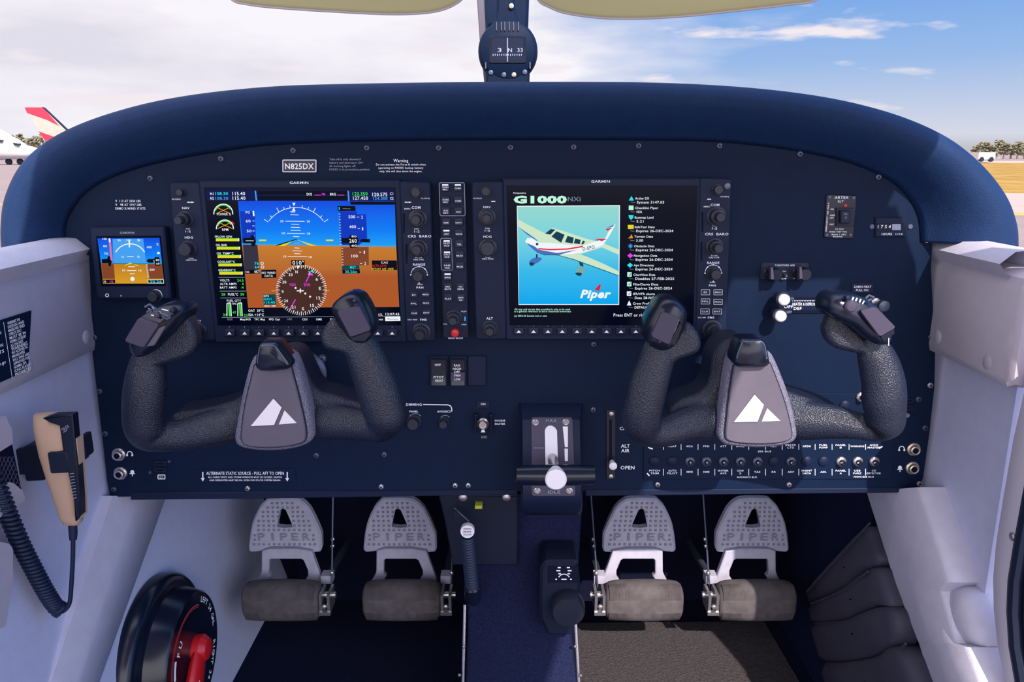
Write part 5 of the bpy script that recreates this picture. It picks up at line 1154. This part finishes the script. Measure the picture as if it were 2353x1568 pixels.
# parking brake handle
pb = thing('parking_brake_handle', tuple(onY(1083, 1390, .95)), 'black ribbed brake handle with a round white label, left of the centre pedestal', 'handle')
top, bot = onY(1074, 1232, .93), onY(1085, 1348, .955); b = MB(); n_ = 40
b.tube([top.lerp(bot, i/n_) for i in range(n_+1)], [.0085+(.0012 if i % 2 else 0) for i in range(n_+1)], 18); b.build('ribbed_grip', 'cord_black', pb, sharp=20)
b = MB(); e0, e1 = onY(1085, 1346, .955), onY(1087, 1384, .962); b.tube([e0, e0.lerp(e1, .1), e0.lerp(e1, .8), e1], [.008, .0112, .0112, .008], 18); b.build('handle_end', 'gloss_black', pb)
c = onY(1074, 1222, .918); b = MB(); b.lathe(c, [(.0088, -.008), (.0092, -.001), (.0088, .0008), (.001, .001)], 32); o = b.build('label_cap', 'white_plastic', pb)
b = MB()
for i, s_ in enumerate(('PARKING', 'BRAKE', 'PULL ON')): b.text(s_, 1074, 1216+i*6.5, 4, .9165, 18)
b.build('lettering', 'switch_grey', o)
b = MB(); b.tube([onY(1044, 1168, .97), onY(1078, 1198, .95), c+Vector((0, .01, 0))], .0012, 6); b.build('cable', 'steel', pb)
b = MB(); b.prism([(v.x, v.z) for v in [onY(*q, .962) for q in ((1042, 1172), (1078, 1200), (1060, 1215), (1044, 1198))]], .966, .962, .0005); b.build('gusset', 'seal_rubber', pb)
t = tag(MB().pp(rectp(1091, 1163, 1108, 1171), .975, .99, .001).build('wire_tag', 'yellow_tag'), 'small yellow tag under the panel above the brake handle', 'tag')
# selector box right of the pedestal
fb = thing('lever_box', tuple(onY(1290, 1460, .94)), 'black box with white marks and round knob, right side of the pedestal', 'selector')
b = MB(); p = [onY(*q, .945) for q in ((1252, 1290), (1328, 1290), (1334, 1345), (1318, 1462), (1258, 1462), (1240, 1420), (1240, 1310))]; b.prism(rounded([(v.x, v.z) for v in p], .005), 1.0, .945, .004); b.build('housing', 'seal_rubber', fb)
b = MB(); b.prism([(v.x, v.z) for v in [onY(*q, .943) for q in ((1260, 1303), (1330, 1303), (1332, 1340), (1260, 1340))]], .947, .943, .0006); o = b.build('mark_plate', 'gloss_black', fb)
b = MB(); y = .9425
for (x, yy, w_) in ((1285, 1305, 7), (1306, 1305, 7), (1283, 1312, 9), (1309, 1312, 9), (1286, 1319, 6), (1307, 1319, 6), (1278, 1332, 4), (1312, 1332, 4), (1296, 1332, 12)): b.line((x-w_/2, yy), (x+w_/2, yy), 3, y)
b.path(circ(1296, 1334, 14, 10, 30, 150), 2, y); b.build('scale_marks', 'white_ink', o)
b = MB(); c = onY(1303, 1388, .945); b.lathe(c, [(.0225, 0), (.0235, .006), (.0225, .018), (.020, .022), (.001, .0225)], 32); b.build('round_knob', 'knob_black', fb)
# black tunnels flanking the pedestal, seen between the pedals
b = MB(); b.box((-.40, 1.32, .0), (.48, 1.36, .62)); struct('trim_9', b, 'footwell_black', 'dark firewall insulation behind the pedals', 'trim')
for x0 in (onY(776, 1250, 1.2).x, onY(1618, 1250, 1.2).x):
    pass
# ------------------------------------------------------------ hand microphone in its clip
hc = thing('microphone_clip', tuple(onX(130, 1095, -.492)), 'black spring clip holding the tan microphone on the left wall', 'clip')
Ym = .735
b = MB(); b.prism(rounded([(v.x, v.z) for v in [onY(*q, Ym+.02) for q in ((54, 1030), (70, 1018), (110, 1018), (112, 1098), (70, 1100))]], .002), Ym+.03, Ym+.012, .001)
b.prism([(v.x, v.z) for v in [onY(*q, Ym+.015) for q in ((20, 1035), (75, 1030), (75, 1090), (20, 1090))]], Ym+.02, Ym+.014)
b.build('mounting_plate', 'seal_rubber', hc)
b = MB(); b.prism(rounded([(v.x, v.z) for v in [onY(*q, Ym-.020) for q in ((107, 1042), (152, 1040), (156, 1060), (155, 1088), (115, 1090))]], .002), Ym+.02, Ym-.020, .0015)
b.prism(rounded([(v.x, v.z) for v in [onY(*q, Ym-.004) for q in ((176, 1006), (190, 1004), (197, 1052), (188, 1060), (180, 1058))]], .002), Ym+.012, Ym-.004, .001)
b.build('spring_arm', 'seal_rubber', hc)
mc = thing('hand_microphone', tuple(onY(165, 1208, Ym)), 'tan and black hand microphone with a coiled black cord, clipped on the left wall', 'microphone')
# shell: wide at the top, narrow at the cable, with a rounded left side
rows = []
prof = [(950, 82, 172, .003), (953, 80, 174, .010), (975, 84, 174, .015), (1005, 90, 176, .016), (1040, 98, 180, .016), (1090, 112, 184, .014), (1140, 128, 187, .012), (1185, 142, 188, .010), (1200, 148, 187, .008), (1206, 152, 182, .003)]
for py, xl, xr, d in prof:
    a, c = onY(xl, py, Ym), onY(xr, py, Ym); cx = (a.x+c.x)/2; hw = (c.x-a.x)/2
    rows.append([Vector((cx+hw*(abs(cos(t_))**.7)*(1 if cos(t_) > 0 else -1), Ym+d*(abs(sin(t_))**.7)*(1 if sin(t_) > 0 else -1), a.z)) for t_ in [2*pi*i/24 for i in range(24)]])
b = MB(); b.loft(rows, closed=True); b.f.append(tuple(range(24))); b.f.append(tuple(range(9*24, 240))); b.build('shell', 'tan_plastic', mc, sharp=70)
fp = [onY(*q, Ym-.0185) for q in ((97, 962), (120, 955), (166, 954), (170, 1000), (178, 1080), (183, 1150), (184, 1188), (174, 1200), (168, 1150), (156, 1090), (144, 1040), (139, 1000), (136, 980), (112, 972))]
b = MB(); b.prism(rounded([(v.x, v.z) for v in fp], .001), Ym-.008, Ym-.0185, .001); f_ = b.build('face_plate', 'gloss_black', mc)
b = MB(); b.text('TELEX', 150, 984, 7, Ym-.0192, 20, rot=.6); b.line((146, 994), (154, 989), 1.5, Ym-.0192)
for i in range(9): b.line((160+i*.8, 1090+i*7), (170+i*.8, 1088+i*7), 1.5, Ym-.0192)
b.build('lettering', 'grey_ink', f_)
b = MB(); b.prism([(v.x, v.z) for v in [onY(*q, Ym-.016) for q in ((171, 1008), (176, 1008), (186, 1150), (187, 1190), (183, 1190))]], Ym-.004, Ym-.016, .0006); b.build('side_button', 'tan_plastic', mc)
b = MB(); b.tube([onY(*q, Ym) for q in ((167, 1204), (168, 1225), (168, 1240))], [.0042, .0042, .0036], 14); b.build('strain_relief', 'cord_black', mc)
cord = crom([(168, 1238), (167, 1290), (164, 1345), (160, 1385), (150, 1402), (138, 1408)], 0)
b = MB(); b.tube([onY(x, y, Ym+.003) for x, y in cord], .0022, 12); b.build('cord', 'cord_black', mc)
# coiled part: a real helix along a bent path
axis = crom([(142, 1404), (126, 1392), (104, 1358), (78, 1310), (50, 1255), (22, 1190), (-6, 1120), (-40, 1040), (-80, 970)], 0)
P3 = [onY(x, y, Ym+.004-.085*max(0, i/(len(axis)-1)-.1)) for i, (x, y) in enumerate(axis)]; turns = 52; pts = []; LN = len(P3)-1
for i in range(turns*10+1):
    u = i/(turns*10)*LN; j = min(int(u), LN-1); p = P3[j].lerp(P3[j+1], u-j); tg = (P3[j+1]-P3[j]).normalized(); n1 = tg.cross(Vector((0, 1, 0))).normalized(); n2 = Vector((0, 1, 0)); a = 2*pi*i/10
    pts.append(p+(n1*cos(a)+n2*sin(a))*.0070)
b = MB(); b.tube(pts, .0020, 6, ref=(.3, .5, .8)); b.build('coiled_cord', 'cord_black', mc, sharp=180)
# map pocket with mesh
mp_ = thing('mesh_pocket', tuple(onX(0, 1160, -.488)), 'grey framed pocket with black mesh at the left edge', 'pocket')
def wallprism(mb, px, X0, d):
    v = [onX(a, b_, X0) for a, b_ in px]; n = len(v); return mb.add(v+[q+Vector((-d, 0, 0)) for q in v], [tuple(range(n)), tuple(range(2*n-1, n-1, -1))]+[(i, (i+1) % n, n+(i+1) % n, n+i) for i in range(n)])
b = MB(); wallprism(b, [(-60, 990), (14, 956), (20, 975), (28, 985), (30, 1020), (-60, 1075)], -.484, .012); wallprism(b, [(-60, 1100), (30, 1110), (52, 1128), (60, 1150), (-60, 1230)], -.484, .012); b.build('pocket_frame', 'trim_grey', mp_)
b = MB(); wallprism(b, [(-60, 1060), (28, 1022), (50, 1130), (-60, 1180)], -.486, .004); b.build('mesh_backing', 'footwell_black', mp_)
b = MB()
for i in range(22):
    for A_, B_ in ((((-60+i*9), 1050), ((-60+i*9)-60, 1180)), (((-60+i*9)-60, 1050), ((-60+i*9), 1180))):
        p0, p1 = Vector(A_), Vector(B_); seg = []
        for s_ in range(21):
            q = p0.lerp(p1, s_/20); top_ = 1060-(q.x+60)*38/88; xr = 28+(q.y-1022)*22/108; bo = 1180-(q.x+60)*50/110
            if q.y > top_ and q.y < bo and q.x < xr: seg.append(q)
        if len(seg) > 1: b.tube([onX(seg[0].x, seg[0].y, -.4855), onX(seg[-1].x, seg[-1].y, -.4855)], .0004, 4, ref=(1, 0, 0))
o = b.build('net', 'dark_steel', mp_); o['kind'] = 'stuff'
b = MB(); wallprism(b, rounded([(-60, 1235), (22, 1250), (30, 1262), (30, 1330), (14, 1440), (-60, 1470)], 6), -.480, .014); tag(b.build('arm_pad', 'trim_grey'), 'rounded grey pad at the left edge below the coiled cord', 'pad')

# ------------------------------------------------------------ fuel selector on the left footwell wall
C0 = Vector((-.480, .940, .140)); fs = thing('fuel_selector', tuple(C0), 'round black fuel selector with a red lever on the left footwell wall', 'fuel selector')
b = MB(); b.lathe(C0, [(.119, -.01), (.119, .006), (.114, .012), (.107, .013), (.100, .010), (.092, .012)], 64, 'X'); b.build('outer_bezel', 'gloss_black', fs, sharp=50)
C1 = C0+Vector((0, .012, 0)); b = MB(); b.lathe(C1, [(.100, 0), (.096, .010), (.089, .036), (.086, .0395), (.084, .038), (.001, .038)], 64, 'X'); b.build('drum', 'gloss_black', fs, sharp=40)
b = MB(); r0, r1, a0, a1 = .0745, .0765, radians(100), radians(330); ar = [a0+(a1-a0)*i/40 for i in range(41)]
X1 = C1.x+.0405
def arcx(mb, r0, r1, a0, a1, x, n=30):
    ar = [radians(a0+(a1-a0)*i/n) for i in range(n+1)]
    mb.add([Vector((x, C1.y+r*cos(a), C1.z+r*sin(a))) for a in ar for r in (r0, r1)], [(2*i, 2*i+2, 2*i+3, 2*i+1) for i in range(n)]); return mb
arcx(b, .068, .0698, 60, 215, C1.x+.0385); arcx(b, .0655, .0665, 60, 215, C1.x+.0385); b.build('red_arc', 'red_ink', fs)
b = MB()
def face_text(mb, s, r, amid, h, x, wdt, flip=1):
    n = len(s)
    for i, ch in enumerate(s):
        if ch == ' ': continue
        a = radians(amid-flip*(i-(n-1)/2)*wdt); v, f, x0, x1 = text_mesh(ch); c = Vector((x, C1.y+r*cos(a), C1.z+r*sin(a)))
        # letters read from inside the cabin (+X side): right is +Y
        t_ = Vector((0, sin(a), -cos(a)))*flip; u_ = Vector((0, cos(a), sin(a)))*flip
        k_ = h/.72; mb.add([c+t_*((q-(x0+x1)/2)*k_)+u_*((w_-.36)*k_) for q, w_ in v], f)
face_text(b, 'LEFT 24 GAL', .077, 28, .008, C1.x+.0387, 5.2); face_text(b, 'RIGHT 24 GAL', .077, -48, .008, C1.x+.0387, 5.2)
face_text(b, 'FU', .052, 135, .010, C1.x+.0385, 14); arcx(b, .056, .062, 150, 175, C1.x+.0387); b.build('lettering', 'white_ink', fs)
b = MB(); b.lathe(C1+Vector((.036, .012, .005)), [(.020, 0), (.020, .012), (.014, .020), (.004, .023)], 24, 'X'); h = b.build('lever_hub', 'red_plastic', fs)
b = MB(); p0 = C1+Vector((.045, .010, .008)); p1 = C1+Vector((.048, -.046, -.050)); b.tube([p0, p0.lerp(p1, .3), p0.lerp(p1, .8), p1], [.014, .019, .022, .014], 16, flat=.5, ref=(1, 0, 0)); o = b.build('lever', 'red_plastic', fs)
b = MB(); face_text(b, 'FUEL', .040, 222, .010, C1.x+.0585, 12); b.build('lettering', 'white_ink', o)
# ------------------------------------------------------------ compass on the windscreen post
YC = 1.0
cp_ = thing('magnetic_compass', tuple(onY(1167, 195, YC)), 'round navy compass hanging from the windscreen post above the glareshield', 'compass')
c = onY(1167, 115, YC); k = psc(115, YC); R0 = 70*k
b = MB(); b.lathe(c+Vector((0, .03, 0)), [(R0*.7, -.03), (R0*.95, -.01), (R0, .005), (R0*.985, .02), (R0*.93, .027), (R0*.86, .029)], 48); b.build('case', 'panel_black', cp_, sharp=50)
b = MB(); b.pp(rectp(1124, 82, 1209, 146), YC-.0004, YC+.012, .001, rnd=.003); wf = b.build('window_frame', 'gloss_black', cp_)
b = MB(); b.pp(rectp(1130, 88, 1203, 140), YC-.0008, YC, .0002); b.build('card', 'bezel_black', wf)
b = MB(); y = YC-.0012
for s_, x in (('3', 1148), ('N', 1172), ('33', 1195)): b.text(s_, x, 115, 9, y, 9 if len(s_) == 1 else 12)
for i in range(14): b.line((1133+i*5, 124), (1133+i*5, 128 if i % 2 else 129), 1.6, y)
b.line((1166, 87), (1166, 142), 2, y-.0002); b.build('lettering', 'grey_ink', wf)
b = MB()
for i, x in enumerate((1141, 1152, 1160, 1170, 1180, 1191)): b.pp([(x-1.2, 50), (x+1.2, 50), (x+1.2, 70), (x-1.2, 70)], YC-.001, YC+.01)
for x in (1116, 1218): b.pp(rectp(x-1.5, 143, x+1.5, 158), YC-.001, YC+.01)
b.build('rib', 'dark_steel', cp_)
b = MB(); b.pp([(1142, -40), (1180, -40), (1184, 20), (1192, 46), (1210, 60), (1124, 60), (1138, 46), (1141, 20)], YC+.004, YC+.04, .003); b.build('hanger', 'panel_black', cp_)
b = MB(); b.pp([(1116, 150), (1218, 150), (1216, 215), (1118, 215)], YC+.002, YC+.04, .003); b.build('base', 'panel_black', cp_)
for x, y, m in ((1128, 167, 'dark_steel'), (1158, 172, 'dark_steel'), (1181, 172, 'gold_metal'), (1206, 166, 'dark_steel'), (1175, 14, 'gold_metal')): b = MB(); b.lathe(onY(x, y, YC+.002), [(.0032, 0), (.0028, .0016), (.001, .002)], 12); b.build('screw', m, cp_)
b = MB(); b.pp([(1093, -60), (1218, -60), (1214, 60), (1214, 240), (1118, 240), (1104, 90)], 1.08, 1.14, .004); post = struct('trim_10', b, 'panel_black', 'navy centre post of the windscreen behind the compass', 'post')
b = MB(); b.pp([(1092, -60), (1110, -60), (1117, 90), (1128, 240), (1118, 240), (1102, 90)], 1.074, 1.082, .001); struct('trim_11', b, 'hub_grey', 'lighter left edge of the windscreen centre post', 'trim')

# ------------------------------------------------------------ sun visors
for pts, s_ in (([(515, -60), (530, -6), (570, 8), (640, 16), (760, 24), (880, 30), (960, 29), (1010, 22), (1045, 8), (1066, -12), (1080, -60)], 'left olive green sun visor at the top of the windscreen, left of the compass'),
                ([(1215, -60), (1236, -4), (1262, 14), (1300, 28), (1370, 38), (1450, 41), (1560, 36), (1680, 24), (1800, 10), (1880, -4), (1930, -60)], 'right olive green sun visor at the top of the windscreen, right of the compass')):
    b = MB(); pp_ = crom(pts, 0); b.pp(pp_, .74, .748, .003)
    t = thing('sun_visor', tuple(onY(pts[5][0], pts[5][1], .744)), s_, 'sun visor', 'sun visors')
    b.build('visor_panel', 'visor_green', t, sharp=60)
    b = MB(); b.tube([onY(x, y+1, .744) for x, y in pp_], .0014, 8); b.build('edge_binding', 'headliner', t, sharp=180)
    m0 = onY((pts[0][0]+pts[-1][0])/2, -60, .744); b = MB(); b.tube([m0+Vector((0, 0, -.004)), Vector((m0.x, .60, 1.0)), Vector((m0.x, .51, 1.082))], .004, 8); b.build('visor_arm', 'headliner', t)

# ------------------------------------------------------------ windscreen
gm = bpy.data.materials.new('windscreen_glass'); gm.use_nodes = True; g = gm.node_tree; g.nodes.clear(); MATS['windscreen_glass'] = gm
o_ = g.nodes.new('ShaderNodeOutputMaterial'); tr = g.nodes.new('ShaderNodeBsdfTransparent'); gl = g.nodes.new('ShaderNodeBsdfGlossy'); mxs = g.nodes.new('ShaderNodeMixShader')
tr.inputs[0].default_value = (.985, .985, .99, 1); gl.inputs['Roughness'].default_value = .02; mxs.inputs[0].default_value = .02
g.links.new(tr.outputs[0], mxs.inputs[1]); g.links.new(gl.outputs[0], mxs.inputs[2]); g.links.new(mxs.outputs[0], o_.inputs[0])
for side, nm in ((-1, 'window_1'), (1, 'window_2')):
    rows = []
    for i in range(9):
        u = i/8; x0 = .03+u*.58*1.0; xb = side*x0
        yb = 1.42-.50*u**2.2; yt = 1.06-.42*u**2
        rows.append([Vector((xb*1.0, yb+(yt-yb)*v_, .60+(.52-.03*u)*v_)) for v_ in (0, .2, .4, .6, .8, 1)])
    b = MB(); b.loft(rows); struct(nm, b, 'windscreen_glass', ('left' if side < 0 else 'right')+' half of the curved windscreen', 'windscreen')

# ------------------------------------------------------------ outside: apron, grass, aircraft, trees
ZG = -.75
def gslab(name, x0, y0, x1, y1, z, m, label, cat, kind='structure'):
    b = MB(); b.box((x0, y0, z-.3), (x1, y1, z)); return tag(b.build(name, m), label, cat, kind=kind)
gslab('tarmac_apron', -300, -30, 300, 700, ZG, 'tarmac', 'wide pinkish grey tarmac apron outside the aircraft', 'ground')
gslab('concrete_strip', 7, 21, 300, 31, ZG+.02, 'concrete', 'pale concrete strip beside the grass on the right', 'ground')
gslab('grass_field', 7, 31, 300, 150, ZG+.04, 'dry_grass', 'golden dry grass beyond the concrete strip on the right', 'grass', kind='stuff')
gslab('road_strip', 8, 118, 300, 142, ZG+.10, 'concrete', 'pale road across the far grass', 'ground')
b = MB(); b.box((7, 20.3, ZG), (120, 20.7, ZG+.03)); tag(b.build('yellow_line', 'yellow_paint'), 'yellow painted line on the tarmac at right', 'ground marking', kind='structure')
b = MB(); b.box((-60, 24.4, ZG), (-12, 24.7, ZG+.012)); tag(b.build('yellow_line', 'yellow_paint'), 'yellow painted line on the tarmac at left', 'ground marking', kind='structure')
def tree(name, x, y, h, wd, label, seed, grp):
    r = random.Random(seed); t = thing(name, (x, y, ZG), label, 'tree', grp)
    b = MB(); b.tube([(x, y, ZG), (x, y, ZG+h*.6)], [.25, .15], 8, ref=(0, 1, 0)); b.build('trunk', 'bark', t)
    b = MB()
    for i in range(90):
        a, q = r.random()*2*pi, r.random(); zz = ZG+h*(.3+.7*r.random()); rr = wd*(1-((zz-ZG)/h-.55)**2*2.0)*q; c = Vector((x+cos(a)*rr, y+sin(a)*rr, zz)); s = wd*(.16+.14*r.random())
        vs = [c+Vector((cos(k*1.047)*s*(.7+.5*r.random()), sin(k*1.047)*s, (r.random()-.5)*s*.6)) for k in range(6)]+[c+Vector((0, 0, s*.7)), c-Vector((0, 0, s*.6))]
        b.add(vs, [(k, (k+1) % 6, 6) for k in range(6)]+[((k+1) % 6, k, 7) for k in range(6)])
    b.build('crown', 'tree_leaves', t, sharp=10)
for i in range(22):
    px = 2195+i*15; d = (190, 202)[i % 2]; x = (px-1176.5)/1800*d*1.02; hgt = (3.6, 4.4, 3.2, 5.0, 4.0)[i % 5]*(1.4 if px > 2290 and i % 3 == 0 else .9)
    tree('tree', x, d, hgt, 1.55, 'green brown tree in the distant tree line beyond the grass at right', i, 'distant trees at right')
for i in range(9):
    px = 20+i*17; d = (165, 176)[i % 2]; x = (px-1176.5)/1800*d*1.02; tree('tree', x, d, 4.4+(i % 3)*.5, 1.35, 'pale green tree in the distant tree line behind the white aircraft at left', 60+i, 'distant trees at left')
# white box truck on the far road
def far(px, py, Y): return onY(px, py, Y)
t = thing('box_trailer', tuple(far(2268, 372, 117)), 'small white box trailer standing far off on the grass at right', 'trailer')
a, c = far(2250, 350, 117), far(2285, 372, 117); b = MB(); b.box((a.x, 117, c.z+.35), (c.x, 122, a.z)); b.build('body', 'white_paint', t)
b = MB(); b.box((c.x-.2, 117.5, c.z+.5), (c.x+1.1, 121, a.z-.8)); b.build('cab', 'white_paint', t)
for x in (a.x+.5, c.x-.5): b = MB(); b.lathe((x, 116.99, c.z+.35), [(.35, -.3), (.35, .02), (.2, .03)], 16); b.build('wheel', 'seal_rubber', t)
# white jet at the far left, nose to the right
YJ = onZ(40, 379, ZG).y; UJ = psc(350, YJ)
def J(px, py, Y=YJ): return onY(px, py, Y)
jt = thing('white_jet', tuple(J(40, 380)), 'white aircraft nose with a small dark window, parked at the far left', 'aircraft')
sec = [(114, 344, 2), (90, 348, 7), (63, 348, 14), (42, 341.5, 22.5), (29, 339, 26), (6, 332.5, 33.5), (-40, 328, 38), (-200, 326, 41), (-320, 326, 41)]
rows = []
for px, py, r in sec:
    c = J(px, py); rr = r*psc(py, YJ); rows.append([Vector((c.x, YJ+cos(2*pi*i/24)*rr*.9, c.z+sin(2*pi*i/24)*rr)) for i in range(24)])
b = MB(); b.loft(rows, closed=True); b.f.append(tuple(range(24))); b.build('fuselage', 'white_paint', jt, sharp=80)
b = MB(); b.prism([(v.x, v.z) for v in [J(*q, YJ-22*UJ) for q in ((30, 328), (41, 330), (41, 335), (33, 334))]], YJ-10*UJ, YJ-23.5*UJ); b.prism([(v.x, v.z) for v in [J(*q, YJ-29*UJ) for q in ((-6, 320), (4, 322), (4, 327), (-6, 326))]], YJ-15*UJ, YJ-30.5*UJ); b.build('window', 'gloss_black', jt)
b = MB(); b.prism([(v.x, v.z) for v in [J(*q) for q in ((-200, 362), (86, 358), (88, 364), (-200, 370))]], YJ+30*UJ, YJ-20*UJ, .03); b.build('belly_fairing', 'hub_grey', jt)
for px in (22, 48): b = MB(); c = J(px, 376); b.lathe((c.x, YJ-4*UJ, ZG+7*UJ), [(3*UJ, -6*UJ), (7*UJ, -5*UJ), (7*UJ, 0), (3*UJ, UJ)], 16); b.build('wheel', 'seal_rubber', jt); b = MB(); b.tube([(c.x, YJ, ZG+6*UJ), (c.x+4*UJ, YJ, ZG+26*UJ)], 1.6*UJ, 8); b.build('strut', 'white_paint', jt)
# red and beige tail fin of the aircraft behind
YT = YJ+12; UT = psc(350, YT)
tf = thing('tail_fin', tuple(onY(130, 352, YT)), 'swept aircraft tail fin striped red and beige behind the white aircraft', 'aircraft tail')
def fin(name, pts, m, y0=-.16, y1=.16, parent=tf, Y=YT): b = MB(); b.prism([(v.x, v.z) for v in [onY(*q, Y) for q in pts]], Y+y1, Y+y0, .01); return b.build(name, m, parent)
fin('fin', [(58, 247), (100, 247), (160, 302), (180, 345), (114, 345), (92, 305), (70, 268)], 'tail_beige')
fin('red_tip', [(58, 247), (100, 247), (138, 290), (110, 276), (64, 260)], 'tail_red', -.19, .19)
fin('red_stripe', [(90, 302), (122, 313), (150, 321), (172, 330), (160, 330), (104, 322)], 'tail_red', -.19, .19)
fin('red_stripe', [(105, 329), (150, 331), (160, 345), (112, 345)], 'tail_red', -.19, .19)
fin('grey_stripe', [(103, 323), (160, 326), (150, 330), (106, 328)], 'hub_grey', -.185, .185)
fin('leading_edge', [(98, 246), (103, 248), (162, 304), (156, 302)], 'seal_rubber', -.2, .2)
b = MB(); c0, c1 = onY(60, 352, YT), onY(330, 345, YT); b.tube([Vector((c0.x, YT, c0.z)), Vector((c0.x+3, YT, c0.z)), Vector((c1.x-3, YT, c1.z-.1)), c1], [4*UT, 9*UT, 20*UT, 21*UT], 20); b.build('tail_cone', 'white_paint', tf)
b = MB(); b.box((c1.x-4, YT-.1, ZG), (c1.x-3.8, YT+.1, c1.z)); b.lathe((c1.x-3.9, YT-.2, ZG+.35), [(.35, -.2), (.35, .02)], 14); b.build('landing_gear', 'seal_rubber', tf)
